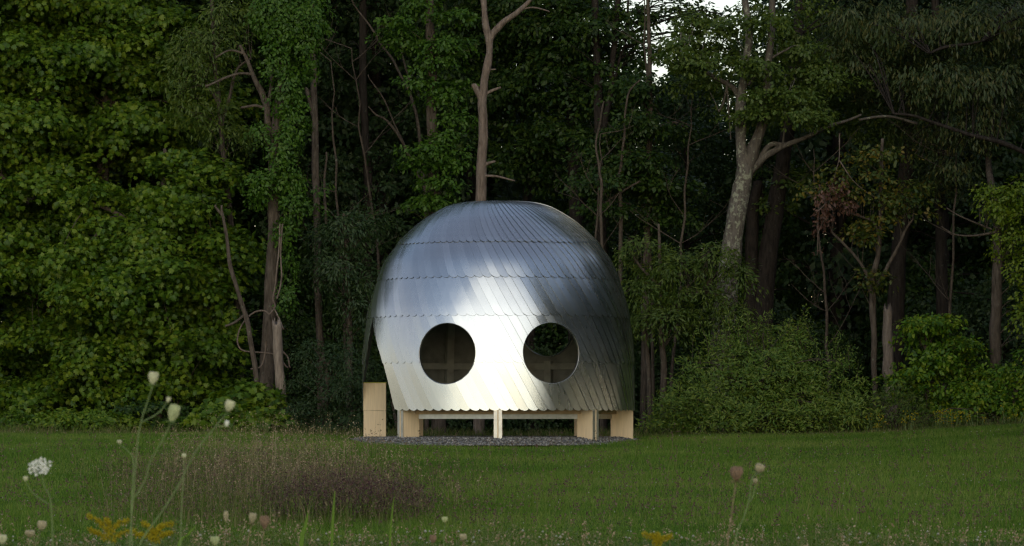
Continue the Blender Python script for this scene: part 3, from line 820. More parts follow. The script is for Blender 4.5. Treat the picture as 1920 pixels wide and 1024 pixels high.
# vine-clad tree: trunk, fork and ivy
tree('vine_clad_tree', 'tall forked tree wrapped in bright green climbing vine, left of the pavilion', 'tree', 78,
     [(505, 815, 17), (499, 750, 14), (505, 620, 13), (512, 480, 11.5), (513, 380, 11), (515, 280, 11), (520, 225, 11), (528, 150, 9), (530, 60, 8), (530, -60, 8), (535, -400, 5)],
     limbs=[[(515, 280, 8), (503, 240, 7), (500, 200, 6), (490, 170, 6), (475, 140, 4), (462, 110, 3.5), (450, 85, 3)],
            [(503, 200, 5), (508, 160, 4), (511, 120, 3.5)], [(500, 205, 3.5), (480, 198, 3), (452, 202, 2)], [(475, 140, 3), (450, 138, 2.5), (420, 148, 2.5), (385, 162, 2)], [(455, 100, 3), (430, 95, 2), (405, 110, 1.5)]],
     crown=[E(545, 40, 77.8, 60, 50, .6), E(560, 110, 77.8, 42, 45, .5), E(510, 20, 77.8, 45, 40, .5), E(575, 60, 77.8, 32, 45, .4), E(535, 170, 77.8, 38, 50, .4), E(555, 230, 77.8, 26, 40, .4), E(530, 275, 77.8, 28, 40, .4), E(485, 250, 77.8, 20, 20, .3),
            E(540, 330, 77.7, 32, 35, .4), E(490, 340, 77.7, 34, 22, .4), E(550, 380, 77.7, 24, 28, .35), E(478, 365, 77.7, 22, 18, .3), E(535, 430, 77.7, 20, 30, .3), E(540, 490, 77.7, 12, 30, .2), E(538, 560, 77.7, 14, 30, .2), E(545, 10, 77.8, 60, 50, .6), E(515, 110, 77.7, 24, 40, .3)],
     leaf='oval', mat='ivy', size=.085, dens=30, npl=16, R=.2, droop=.9, upness=.5, twigs=30, crown_name='vine_leaves', upper=[top(520, 78, 2.0, 12, 2.5)], extra=None)
tree('slim_tree', 'slim pale tree with a narrow fork just right of the vine-clad tree', 'tree', 80,
     [(603, 700, 8), (598, 600, 7), (594, 400, 7), (590, 260, 6.5), (588, 150, 6), (586, 60, 5), (585, -200, 4)],
     limbs=[[(590, 235, 5), (583, 205, 4.5), (577, 180, 4), (573, 165, 3)], [(611, 420, 3), (609, 370, 2.5), (612, 285, 2)]],
     crown=[E(600, 380, 80, 16, 60, .3), E(590, 20, 80, 40, 60)], leaf='oval', mat='ivy', size=.09, dens=9, npl=14, R=.2, twigs=12, upper=[top(600, 80, 1.8, 12, 3)])
def snag(name, label, d, pts, mat='dead_wood', stub=None):
    k = d / F; x0 = (pts[0][0] - CX) * k; r = empty(name, (x0, d, ground_z(x0, d)), label, 'dead tree')
    P = [at(p[0], p[1], d) - r.location for p in pts]; P.insert(0, Vector((P[0].x, 0, -.1))) if P[0].z > 0 else None
    R = [p[2] * k for p in pts]; R = [R[0] * 1.1] * (len(P) - len(R)) + R
    a, b = smooth_path(P, R, 5, .02, 7)
    T = Tubes(); T.add(a, b, 11, .3, 5, cap=False)
    n = len(T.V); rn = random.Random(3)
    for i in range(n - 11, n): T.V[i] = T.V[i] + Vector((0, 0, rn.uniform(-.09, .12)))
    T.V.append(a[-1] + Vector((0, 0, -.05))); T.n += 1
    for i in range(11): T.Q.append((n - 11 + i, n - 11 + (i + 1) % 11, n, n))
    link('trunk', T.mesh('trunk', M[mat]), None, r)
    rn = random.Random(8)
    for j in range(4):
        T = Tubes(); q = a[-1] + Vector((rn.uniform(-.7, .7) * R[-1], rn.uniform(-.5, .5) * R[-1], -.05))
        T.add([q, q + Vector((rn.uniform(-.02, .02), 0, rn.uniform(.08, .2)))], [.022, .004], 4); link('splinter', T.mesh('splinter', M[mat]), None, r)
    return r
snag('broken_snag', 'pale broken-off trunk beside the vine-clad tree, splintered at the top', 77, [(527, 770, 10), (526, 720, 9), (521, 660, 9), (519, 606, 9.5)])
snag('broken_snag', 'pale broken-off trunk standing behind the shrubs at right', 79, [(1669, 740, 12), (1667, 700, 11), (1664, 640, 10), (1664, 578, 8)])

# fine-leaved blue-green tree and bush between the slim tree and the pavilion
tree('fine_leaved_tree', 'small fine-leaved blue-green tree left of the pavilion dome', 'tree', 79,
     [(655, 800, 7), (655, 600, 6), (650, 480, 5), (645, 400, 3)],
     crown=[E(650, 430, 79, 55, 45), E(630, 500, 78.8, 55, 45), E(680, 520, 79, 45, 45), E(610, 440, 79, 40, 30), E(660, 580, 79, 50, 40), E(690, 400, 79.3, 40, 30)],
     leaf='narrow', mat='hemlock', size=.12, dens=11, npl=34, R=.32, droop=.7, upness=.5, tipdown=.8, twigs=60)
tree('fine_leaved_bush', 'dense fine-leaved bush between the broken snag and the pavilion', 'bush', 76.5,
     [(610, 815, 5), (612, 740, 4), (615, 680, 3)],
     crown=[E(610, 740, 76.5, 75, 55), E(655, 690, 76.5, 50, 60), E(570, 775, 76.3, 50, 40), E(640, 790, 76, 55, 30), E(600, 670, 76.6, 50, 40), E(700, 760, 77, 50, 55)],
     leaf='narrow', mat='hemlock', size=.085, dens=14, npl=36, R=.26, droop=.4, twigs=60)
tree('low_bush', 'low yellow-green bush at the foot of the maples near the left edge', 'bush', 76.5,
     [(90, 815, 4), (90, 790, 3)], crown=[E(60, 795, 76.5, 75, 22), E(150, 792, 76.3, 80, 24), E(215, 800, 76.5, 50, 18), E(-10, 790, 76.5, 60, 25)],
     leaf='oval', mat='maple', size=.10, dens=14, npl=22, R=.25, droop=.3, twigs=20)
tree('maple_sapling', 'maple sapling with pale yellowing leaves at the foot of the leaning stem', 'bush', 76.5,
     [(440, 815, 4), (440, 740, 3)], crown=[E(430, 770, 76.5, 65, 38), E(470, 795, 76.3, 45, 25), E(395, 800, 76.5, 50, 22), E(480, 750, 76.8, 30, 25)],
     leaf='maple', mat='yellow_maple' if False else 'maple', size=.15, dens=10, npl=16, R=.3, droop=.5, twigs=20)
tree('dark_bush', 'dark low bush in the shade under the wide maple', 'bush', 77.5,
     [(300, 815, 4), (300, 760, 3)], crown=[E(290, 790, 77.5, 80, 30), E(360, 800, 77.3, 40, 20)],
     leaf='oval', mat='dark', size=.10, dens=14, npl=22, R=.25, droop=.3, twigs=20)

# dead tree standing over the dome
tree('dead_tree', 'bare dead tree with a forked top rising straight behind the dome', 'dead tree', 76,
     [(898, 815, 11), (900, 600, 10.5), (901, 380, 9.5), (904, 300, 9), (905, 230, 8.5), (905, 175, 8), (912, 130, 7.2), (918, 80, 6.8), (909, 40, 6), (907, 0, 5.5), (902, -120, 6), (905, -320, 3)],
     limbs=[[(918, 78, 7), (928, 60, 6.5), (945, 42, 6), (968, 26, 5), (992, 4, 4), (1010, -30, 3)], [(903, 185, 7), (896, 172, 6), (888, 158, 5)], [(908, 178, 3.5), (922, 170, 3), (939, 164, 2)],
            [(904, 312, 4), (915, 306, 3), (928, 302, 2)], [(906, 330, 3), (930, 331, 2), (965, 339, 1.4)], [(913, 131, 2), (930, 130, 1)], [(975, 20, 2), (1000, 14, 1.5), (1030, 22, 1)]],
     bark='bark_pale', twigs=0, sides=12)
tree('ivy_clad_trunk', 'straight trunk with ivy clumps behind the left shoulder of the dome', 'tree', 80,
     [(822, 815, 14), (818, 500, 12), (815, 395, 11), (812, 300, 10.5), (810, 200, 10), (808, 100, 9), (805, 0, 8), (800, -400, 6)],
     crown=[E(825, 330, 79.7, 36, 35, .5), E(795, 290, 79.7, 24, 25, .4), E(840, 275, 79.7, 24, 25, .4), E(845, 60, 80, 60, 50), E(780, 40, 80, 60, 50), E(810, 130, 79.8, 34, 32, .5), E(850, 190, 80, 30, 40, .5), E(800, 385, 79.7, 22, 18, .3)],
     leaf='oval', mat='ivy', size=.10, dens=15, npl=18, R=.26, droop=.6, twigs=40, upper=[top(810, 80, 2.8, 12.5)])

def bare(name, label, d, *lines, cat='tree', bark='bark'):
    k = d / F; x0 = (lines[0][0][0] - CX) * k; r = empty(name, (x0, d, ground_z(x0, d)), label, cat)
    for i, ln in enumerate(lines):
        P = [at(p[0], p[1], d) - r.location for p in ln]; R = [p[2] * k for p in ln]
        if i == 0 and P[0].z > .05: P.insert(0, Vector((P[0].x, 0, -.1))); R.insert(0, R[0] * 1.15)
        a, b = smooth_path(P, R, 5, .05, i + d)
        T = Tubes(); T.add(a, b, 7, .2); link('trunk' if i == 0 else 'branch', T.mesh('stem', M[bark]), None, r)
    return r
bare('leaning_tree', 'thin stem leaning left above the dome, its top lost in the dark', 83, [(800, 420, 4), (792, 330, 3.5), (775, 190, 3), (745, 130, 2.5), (700, 60, 2), (660, 0, 1.5)], [(770, 170, 2), (745, 60, 1.5)])
bare('leaning_tree', 'second thin stem leaning left, lower and closer to the dome', 82, [(800, 400, 3.5), (785, 330, 3), (735, 235, 2.5), (705, 215, 2), (690, 200, 1)], [(770, 300, 2), (720, 190, 1.5), (690, 140, 1)])
bare('thin_sapling', 'thin pale upright stem right of the dead tree over the right shoulder of the dome', 80, [(1128, 390, 3), (1125, 330, 2.5), (1118, 270, 2.2), (1128, 210, 2), (1133, 190, 1.5)])
bare('thin_sapling', 'thin crooked stem crossed by brush right of the dome top', 81, [(1163, 400, 4), (1162, 340, 3), (1170, 260, 2.5), (1175, 180, 2), (1200, 150, 1.5)], [(1110, 400, 3), (1150, 370, 2.5), (1200, 340, 2)])

# mid wood: mossy trunks and their foliage over the dome
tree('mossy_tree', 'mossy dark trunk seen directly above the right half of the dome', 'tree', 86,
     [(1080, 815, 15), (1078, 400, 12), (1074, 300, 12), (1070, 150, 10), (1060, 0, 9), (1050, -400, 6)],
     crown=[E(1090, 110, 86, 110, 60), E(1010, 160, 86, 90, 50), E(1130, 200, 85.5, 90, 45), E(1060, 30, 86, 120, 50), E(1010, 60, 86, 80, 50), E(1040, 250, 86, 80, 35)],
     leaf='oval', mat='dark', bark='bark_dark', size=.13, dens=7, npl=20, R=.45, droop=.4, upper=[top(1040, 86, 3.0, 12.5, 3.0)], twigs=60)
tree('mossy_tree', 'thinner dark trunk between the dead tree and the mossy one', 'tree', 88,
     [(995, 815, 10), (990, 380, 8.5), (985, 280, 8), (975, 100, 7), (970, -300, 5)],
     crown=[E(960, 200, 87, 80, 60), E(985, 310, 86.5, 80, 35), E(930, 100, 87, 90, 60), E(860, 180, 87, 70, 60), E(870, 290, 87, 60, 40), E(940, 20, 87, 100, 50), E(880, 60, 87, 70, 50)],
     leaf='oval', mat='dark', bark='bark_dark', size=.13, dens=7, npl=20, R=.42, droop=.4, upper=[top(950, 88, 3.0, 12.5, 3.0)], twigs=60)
tree('young_maple', 'young maple with tiers of leaves just right of the dome top', 'tree', 82,
     [(1205, 815, 7), (1212, 500, 6), (1215, 350, 6), (1220, 200, 5), (1217, 80, 4), (1215, -40, 3)],
     limbs=[[(1215, 300, 3.5), (1170, 290, 3), (1130, 300, 2)], [(1216, 250, 3.5), (1260, 230, 3), (1290, 240, 2)]],
     crown=[E(1190, 300, 82, 90, 24), E(1230, 240, 82, 75, 24), E(1150, 340, 81.5, 80, 20), E(1240, 350, 82, 70, 22), E(1200, 170, 82, 60, 24), E(1130, 400, 81, 50, 20), E(1260, 400, 82, 60, 22), E(1140, 255, 82.5, 60, 22)],
     leaf='oval', mat='dark', size=.11, dens=10, npl=22, R=.4, droop=.25, upness=1.1, twigs=70)
tree('twin_trunk_tree', 'dark slender tree against the pale sky gap, right of the mossy trunk', 'tree', 84,
     [(1130, 815, 10), (1128, 400, 8), (1122, 200, 8), (1118, 60, 7), (1112, -200, 5)],
     limbs=[[(1128, 260, 6), (1150, 130, 5.5), (1158, 0, 5), (1165, -150, 3)], [(1140, 190, 3), (1170, 90, 2.5), (1178, 0, 2)]],
     crown=[E(1130, 60, 84, 60, 40), E(1180, 30, 84, 45, 45), E(1200, 110, 84, 40, 30), E(1110, 140, 84, 50, 35), E(1240, 20, 84.5, 45, 30), E(1270, 90, 84.5, 30, 22), E(1340, 25, 84.5, 45, 20), E(1385, 70, 84.5, 30, 22), E(1300, 15, 85, 30, 18), E(1215, 55, 84, 25, 30)],
     leaf='oval', mat='dark', bark='bark_dark', size=.12, dens=5, npl=14, R=.4, droop=.4, twigs=80)
tree('shade_tree', 'dim leafy tree in the gap between the slim tree and the ivy-clad trunk', 'tree', 88,
     [(690, 815, 9), (690, 400, 8), (680, 100, 7), (680, -300, 5)],
     crown=[E(660, 330, 88, 80, 50), E(720, 420, 88, 80, 50), E(640, 130, 89, 70, 60), E(740, 250, 89, 70, 50), E(700, 20, 89, 80, 40)],
     leaf='oval', mat='hemlock', bark='bark_dark', size=.13, dens=4.5, npl=20, R=.42, droop=.4, upper=[top(680, 88, 3.2, 12.5, 3.5)], twigs=50)

# big lichen-barked tree at right
tree('lichen_tree', 'big pale lichen-patched tree forking above the rounded bush', 'tree', 79,
     [(1352, 815, 26), (1358, 620, 22), (1366, 520, 20), (1376, 430, 18), (1388, 360, 17), (1395, 325, 16), (1391, 280, 10.5), (1388, 220, 9.5), (1393, 160, 8.5), (1400, 110, 7.5), (1404, 60, 7), (1396, 0, 6), (1380, -150, 6), (1370, -400, 4)],
     limbs=[[(1396, 330, 14), (1410, 290, 13), (1424, 245, 10), (1437, 190, 8.5), (1440, 130, 7.5), (1446, 60, 6.5), (1452, -60, 6), (1460, -300, 4)],
            [(1405, 322, 9), (1424, 303, 8), (1440, 290, 7), (1470, 275, 5.5), (1510, 258, 4.5), (1550, 238, 4), (1585, 228, 3), (1615, 215, 2)],
            [(1424, 303, 6), (1436, 280, 5), (1450, 270, 5), (1470, 272, 4)],
            [(1390, 190, 6), (1375, 165, 5), (1340, 145, 4), (1300, 122, 3.5), (1270, 105, 2.5)],
            [(1404, 160, 3), (1440, 115, 2.5), (1480, 90, 2)], [(1470, 270, 2), (1474, 230, 1.6), (1478, 200, 1.2)], [(1610, 225, 2.5), (1665, 218, 2.5), (1720, 232, 3)],
            [(1365, 150, 3), (1357, 190, 2), (1348, 210, 1.5)], [(1363, 160, 2), (1368, 230, 1.5), (1370, 262, 1)]],
     crown=[E(1340, 110, 80.2, 75, 32), E(1290, 60, 80.2, 55, 40), E(1440, 150, 80.2, 55, 30), E(1480, 185, 78.5, 42, 20), E(1330, 118, 78.5, 45, 16), E(1410, 130, 78.5, 28, 20), E(1425, 40, 78.5, 40, 22), E(1405, 215, 78.5, 18, 14), E(1450, 175, 78.4, 22, 16), E(1520, 215, 78.5, 34, 10), E(1290, 100, 78.6, 40, 20), E(1350, 40, 79.2, 45, 28), E(1490, 100, 80.2, 60, 45), E(1500, 180, 80.2, 60, 28), E(1545, 140, 79.5, 50, 50), E(1400, 215, 79.9, 34, 26), E(1470, 30, 80.2, 70, 40), E(1320, 160, 79.6, 40, 18)],
     leaf='oval', mat='locust', bark='bark_lichen', size=.095, dens=9, npl=22, R=.3, droop=.5, twigs=22, sides=16, upper=[top(1480, 79, 2.3, 12.5, 3.0)])
tree('dark_trunk_tree', 'thick dark trunk leaning just behind the lichen-patched tree', 'tree', 83,
     [(1425, 815, 22), (1432, 560, 19), (1448, 430, 17), (1463, 330, 15), (1478, 240, 13), (1490, 120, 11), (1500, 0, 10), (1510, -400, 6)],
     limbs=[[(1405, 815, 15), (1408, 600, 14), (1410, 420, 12), (1420, 340, 9)]],
     crown=[E(1510, 210, 83.5, 60, 40), E(1480, 330, 83.5, 40, 50), E(1450, 380, 83.4, 35, 40), E(1560, 60, 84, 80, 50), E(1550, 210, 84, 60, 40)],
     leaf='oval', mat='locust', bark='bark_dark', size=.11, dens=6, npl=20, R=.35, twigs=40, upper=[top(1540, 84, 3, 12.5, 3)])
tree('fine_leaved_tree', 'feathery low tree with grey-green sprays right beside the pavilion', 'tree', 77.5,
     [(1243, 760, 6), (1244, 690, 6), (1240, 600, 5), (1238, 500, 4), (1235, 420, 2)],
     limbs=[[(1243, 600, 4), (1280, 560, 3), (1320, 545, 2)], [(1240, 540, 3), (1200, 500, 2.5), (1180, 470, 2)], [(1215, 800, 5), (1217, 700, 5), (1205, 600, 4)]],
     crown=[E(1215, 470, 77.5, 48, 30), E(1270, 500, 77.5, 65, 28), E(1220, 550, 77.3, 55, 28), E(1310, 560, 77.3, 55, 26), E(1250, 600, 77.2, 65, 26), E(1340, 480, 77.4, 40, 26), E(1370, 590, 77.2, 50, 30), E(1200, 610, 77.6, 30, 25), E(1385, 520, 77.6, 35, 30), E(1190, 510, 78, 30, 40)],
     leaf='narrow', mat='locust', size=.12, dens=11, npl=34, R=.34, droop=.7, upness=.45, tipdown=.9, twigs=90)

# the rounded bush and its neighbours
tree('rounded_bush', 'big rounded feathery bush spreading right of the pavilion', 'bush', 75.5,
     [(1430, 815, 6), (1432, 720, 4), (1435, 660, 3)],
     crown=[E(1430, 700, 75.6, 105, 70, 1.0), E(1340, 735, 75.4, 95, 65, .9), E(1520, 735, 75.4, 95, 62, .9), E(1270, 770, 75.2, 60, 45, .7), E(1460, 660, 75.8, 60, 45), E(1380, 775, 74.8, 120, 42, .6), E(1500, 785, 74.8, 110, 35, .6), E(1590, 770, 75.2, 55, 45, .7), E(1235, 795, 75.4, 40, 25), E(1375, 670, 75.9, 60, 45)],
     leaf='narrow', mat='shrub', size=.105, dens=15, npl=30, R=.27, droop=.2, upness=.5, tipdown=-.2, twigs=120)
# long shoots that break the bush outline
def shoots(root, inv, rng, d, lst, mat, leaf='narrow', size=.07):
    T = Tubes(); Cs = []; Os = []
    for px, py, ln, lean in lst:
        a = at(px, py, d) - inv; n = 7
        pts = [a + Vector((lean * ln * (i / n) ** 1.5, rng.normal(0, .02), ln * i / n)) for i in range(n + 1)]
        T.add(pts, list(np.linspace(.008, .002, n + 1)), 4, 0, 0, False)
        for p in pts[1:]: Cs.append(tuple(p)); Os.append((rng.normal(), rng.normal(), .4))
    link('shoots', T.mesh('shoots', M['bark']), None, root)
    link('shoot_leaves', leaves_mesh('shoot_leaves', np.array(Cs), np.array(Os), .07, 9, size, leaf, M[mat], rng, .3, .4, .4, -.4), None, root)
rb = [o for o in COL.objects if o.name == 'rounded_bush'][0]; rg_ = np.random.default_rng(2)
shoots(rb, rb.location, rg_, 75.6, [(rg_.uniform(1240, 1620), 0, 0, 0) for _ in range(0)] + [(x, 615 + .0028 * (x - 1440) ** 2 + rg_.uniform(5, 45), rg_.uniform(.3, .62), rg_.uniform(-.4, .4)) for x in rg_.uniform(1260, 1620, 46)], 'shrub')
tree('broad_leaved_shrub', 'tall broad-leaved shrub right of the slim forked sapling', 'bush', 77,
     [(1740, 815, 5), (1738, 700, 4), (1736, 620, 3)],
     crown=[E(1735, 640, 77, 42, 40), E(1760, 700, 76.8, 60, 45), E(1820, 660, 77, 45, 40), E(1715, 720, 76.8, 45, 50), E(1850, 720, 76.8, 55, 45), E(1800, 750, 76.5, 70, 45), E(1745, 605, 77, 25, 22)],
     leaf='oval', mat='shrub_y', size=.10, dens=12, npl=20, R=.28, droop=.5, twigs=50)
tree('broad_leaved_shrub', 'yellow-green shrub at the right edge above the rising lawn', 'bush', 76,
     [(1900, 810, 4), (1900, 740, 3)],
     crown=[E(1900, 745, 76, 55, 45), E(1850, 770, 75.8, 50, 32), E(1950, 700, 76, 50, 60), E(1880, 700, 76.5, 45, 25), E(1780, 785, 75.5, 50, 22)],
     leaf='oval', mat='yellowing_green' if False else 'shrub_y', size=.10, dens=12, npl=20, R=.28, droop=.5, twigs=40)
tree('weedy_shrub', 'weedy olive shrub joining the rounded bush to the broad-leaved ones', 'bush', 75.3,
     [(1680, 815, 4), (1680, 760, 3)],
     crown=[E(1650, 775, 75.3, 60, 35), E(1715, 785, 75.2, 55, 28), E(1680, 750, 75.8, 50, 30), E(1600, 795, 75, 60, 22), E(1850, 795, 75, 60, 14), E(1760, 797, 75, 60, 16)],
     leaf='narrow', mat='locust', size=.075, dens=16, npl=30, R=.22, droop=.2, upness=.5, tipdown=-.1, twigs=40)

# right: slim sapling, dark trunk, dead leaf cluster, vine-clad trunk, willow
tree('forked_sapling', 'slim reddish sapling forking low in front of the dark right trunk', 'tree', 78,
     [(1640, 815, 6), (1640, 720, 5.5), (1638, 620, 5.5), (1636, 560, 7), (1634, 530, 7), (1646, 480, 4.5), (1650, 420, 4), (1652, 330, 3.5), (1655, 260, 3)],
     limbs=[[(1636, 548, 4), (1652, 525, 4), (1670, 490, 3.5), (1684, 460, 3), (1700, 430, 2.5), (1712, 410, 2)], [(1632, 530, 3.5), (1610, 490, 3), (1585, 460, 2.5), (1560, 435, 2)], [(1648, 440, 3), (1635, 415, 2.5), (1610, 405, 2), (1590, 398, 1.5)]],
     crown=[E(1640, 365, 78, 60, 22), E(1700, 345, 78, 50, 18), E(1600, 330, 78, 50, 16), E(1670, 400, 78, 50, 14), E(1615, 430, 78, 22, 14), E(1725, 390, 78, 25, 18), E(1640, 520, 77.9, 16, 30, .2), E(1660, 300, 78, 60, 25), E(1540, 350, 78.2, 35, 14)],
     leaf='oval', mat='sapling_leaf', bark='bark', size=.10, dens=6.5, npl=14, R=.28, droop=.5, twigs=60)
tree('dark_trunk_tree', 'tall dark ridged trunk behind the slim forked sapling at right', 'tree', 82,
     [(1672, 815, 20), (1676, 640, 17), (1686, 480, 15.5), (1694, 380, 14.5), (1702, 300, 14), (1708, 100, 12), (1710, -400, 8)],
     crown=[E(1700, 130, 82, 80, 50), E(1640, 90, 82, 80, 50), E(1590, 180, 82.5, 70, 40), E(1680, 230, 82.4, 70, 40)],
     leaf='oval', mat='locust', bark='bark_dark', size=.11, dens=6, npl=22, R=.4, twigs=30, upper=[top(1700, 82, 3, 12.5, 3)])
dr = empty('hanging_dead_branch', at(1560, 300, 77.6), 'hanging dead branch with rust-brown withered leaves at right', 'dead branch')
for ln in ([(1575, 250), (1572, 300), (1560, 350), (1550, 400), (1535, 440), (1532, 478)], [(1572, 300), (1600, 340), (1640, 370)], [(1562, 350), (1580, 380), (1590, 402)], [(1550, 380), (1530, 400)]):
    a, b = smooth_path([at(x, y, 77.6) - dr.location for x, y in ln], [.02] + [.008] * (len(ln) - 1), 5, .03)
    T = Tubes(); T.add(a, b, 5, .1); link('twig', T.mesh('twig', M['bark_pale']), None, dr)
rng = np.random.default_rng(31)
C, O = ell_sprays([E(1575, 350, 77.6, 26, 22), E(1545, 380, 77.6, 20, 28), E(1535, 430, 77.6, 10, 42), E(1590, 385, 77.6, 22, 18), E(1555, 410, 77.6, 14, 20)], 28, rng)
link('withered_leaves', leaves_mesh('withered_leaves', C - np.array(dr.location), O, .12, 7, .085, 'oval', M['dead'], rng, .8, .3, .2, 1.6), None, dr)
tree('vine_clad_tree', 'dark trunk hung with bright yellow-green vine at the right edge', 'tree', 77.5,
     [(1866, 815, 12), (1866, 660, 10.5), (1868, 560, 10), (1870, 480, 9.5), (1876, 380, 8, .8), (1880, 290, 6, 2.4), (1885, 150, 4, 3.5)],
     limbs=[[(1868, 435, 3), (1830, 442, 2), (1790, 440, 1.5), (1765, 425, 1)], [(1860, 430, 2), (1800, 405, 1.5), (1775, 390, 1)]],
     crown=[E(1880, 385, 77.4, 50, 45), E(1910, 440, 77.4, 40, 50), E(1915, 520, 77.4, 28, 50), E(1920, 600, 77.4, 28, 35), E(1850, 370, 77.4, 26, 24), E(1930, 360, 77.4, 50, 40), E(1875, 460, 77.3, 20, 25, .3)],
     leaf='oval', mat='ivy_bright', bark='bark', size=.085, dens=18, npl=16, R=.22, droop=.9, upness=.5, twigs=40, crown_name='vine_leaves')
tree('willow_tree', 'tall willow with drooping narrow leaves in the upper right corner', 'tree', 80,
     [(1790, 815, 12, 2), (1785, 500, 11, 2), (1780, 250, 9, 2), (1775, 50, 8, 2), (1770, -300, 6, 2)],
     limbs=[[(1940, 305, 5, -1), (1870, 276, 4.5, -1.1), (1810, 262, 4, -1.2), (1750, 242, 3.2, -1.2), (1700, 226, 2.6, -1.2), (1665, 222, 2, -1.2)], [(1730, 112, 2.5, -1.4), (1760, 100, 3, -1.4), (1800, 95, 2.5, -1.4), (1825, 90, 1.5, -1.4)]],
     crown=[E(1700, 60, 80, 120, 55), E(1820, 60, 79.6, 110, 60), E(1760, 160, 79.5, 100, 45), E(1870, 170, 79.5, 80, 55), E(1900, 50, 80, 90, 60), E(1640, 130, 80, 70, 50), E(1830, 240, 79.6, 70, 40), E(1730, 250, 79.8, 60, 40), E(1780, 320, 80.3, 70, 35), E(1620, 40, 80, 70, 45), E(1580, 110, 80, 40, 40)],
     leaf='narrow', mat='willow', bark='bark_dark', size=.15, dens=9, npl=30, R=.34, droop=1.0, upness=.15, tipdown=2.2, flat=.5, twigs=90, upper=[top(1760, 80, 3.4, 12.5, 3.2)])

# bare twiggy saplings among the front trees
def twiggy(label, px, d, h, lean, seed):
    rn_ = random.Random(seed); x = (px - CX) / F * d; r = empty('bare_sapling', (x, d, ground_z(x, d)), label, 'tree')
    def grow(p, dr, L, rad, lev, T):
        pts = [p]; q = p.copy(); v = dr.copy()
        for i in range(6):
            v = (v + Vector((rn_.uniform(-.16, .16), rn_.uniform(-.16, .16), rn_.uniform(-.05, .12)))).normalized(); q = q + v * L / 6; pts.append(q.copy())
        T.add(pts, list(np.linspace(rad, rad * .45, 7)), 5, 0, 0, False)
        if lev < 3:
            for i in range(rn_.randint(2, 4)):
                j = rn_.randint(2, 6); nd = (v * .6 + Vector((rn_.uniform(-1, 1), rn_.uniform(-.8, .8), rn_.uniform(-.1, .9)))).normalized()
                grow(pts[j], nd, L * rn_.uniform(.35, .6), rad * .45, lev + 1, T)
    T = Tubes(); p = [Vector((0, 0, -.1)), Vector((lean * .2, 0, h * .25)), Vector((lean * .45, 0, h * .5)), Vector((lean * .8, 0, h * .8)), Vector((lean, 0, h))]
    a, b = smooth_path(p, [.045, .038, .032, .022, .010], 4, .08, seed); T.add(a, b, 6, .15); link('trunk', T.mesh('trunk', M['bark']), None, r)
    for k in range(9):
        j = rn_.randint(len(a) // 3, len(a) - 1); T = Tubes(); sg = rn_.choice((-1, 1))
        grow(a[j], Vector((sg * rn_.uniform(.5, 1), rn_.uniform(-.6, .6), rn_.uniform(.1, .9))).normalized(), rn_.uniform(.7, 1.7), .013, 1, T)
        link('branch', T.mesh('branch', M['bark']), None, r)
twiggy('bare sapling with fine dead twigs left of the dome, behind the fine-leaved tree', 655, 81, 8.2, -.4, 1)
twiggy('bare twiggy sapling leaning left in the dark gap above the left of the dome', 745, 82, 8.6, -1.0, 2)
twiggy('tangled bare sapling over the right shoulder of the dome', 1100, 80.5, 6.6, .3, 3)
twiggy('bare sapling with a spray of twigs between the young maple and the lichen-patched tree', 1255, 81, 7.4, .5, 4)
twiggy('thin dead sapling in the black gap right of the thick leaning trunk', 1560, 80.5, 6.2, -.4, 5)
twiggy('grey twiggy sapling in the dark gap under the willow', 1770, 80, 6.4, .3, 6)
twiggy('bare sapling reaching up through the sky gap left of the lichen-patched tree', 1225, 83, 10.2, -.2, 7)

# ------------------------------------------------------------------ deeper wood: repeated trees
def forest_variant(seed, h, mat, bare_to, rad, nspr, size):
    rng = np.random.default_rng(seed)
    zz = rng.uniform(0, 1, nspr) ** .8 * (h - bare_to) + bare_to
    rr = rad * np.sqrt(np.clip(1.05 - ((zz - bare_to) / (h - bare_to)) ** 2, .05, 1)) * rng.uniform(.15, 1, nspr) ** .5
    an = rng.uniform(0, 2 * np.pi, nspr)
    C = np.stack([np.cos(an) * rr, np.sin(an) * rr, zz + .3 * np.sin(an * 3 + zz)], 1)
    O = np.stack([np.cos(an), np.sin(an), np.full(nspr, .1)], 1)
    lm = leaves_mesh('crown', C, O, .5, 20, size, 'simple', M[mat], rng, .4, .2)
    T = Tubes(); P_, R_ = smooth_path([(0, 0, -.2), (.1, 0, h * .3), (-.1, .1, h * .6), (0, 0, h * .95)], [.02 * h * .7, .012 * h, .008 * h, .01], 5, .1, seed)
    T.add(P_, R_, 8, .2)
    for i in range(16):
        j = rng.integers(4, len(P_) - 2); a = P_[j]; an = rng.uniform(0, 6.28); L = rng.uniform(.8, rad)
        T.add([a, a + Vector((math.cos(an) * L * .5, math.sin(an) * L * .5, .25 * L)), a + Vector((math.cos(an) * L, math.sin(an) * L, .3 * L))], [.04, .025, .008], 4, 0, 0, False)
    return T.mesh('trunk', M['bark_dark']), lm
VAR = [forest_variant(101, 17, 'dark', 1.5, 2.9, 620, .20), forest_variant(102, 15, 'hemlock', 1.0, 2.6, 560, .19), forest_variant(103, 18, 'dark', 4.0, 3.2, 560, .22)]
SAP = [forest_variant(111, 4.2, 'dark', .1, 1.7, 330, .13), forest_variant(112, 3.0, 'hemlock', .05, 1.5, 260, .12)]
def put(var, name, label, group, x, y, s, rz, cat='tree'):
    r = empty(name, (x, y, ground_z(x, y)), label, cat, group); r.rotation_euler = (0, 0, rz); r.scale = (s, s, s)
    t = bpy.data.objects.new('trunk', var[0]); COL.objects.link(t); t.parent = r
    c = bpy.data.objects.new('crown', var[1]); COL.objects.link(c); c.parent = r
rn = random.Random(77)
def in_gap(x, y):
    px = CX + F * x / y
    return 1120 < px < 1450
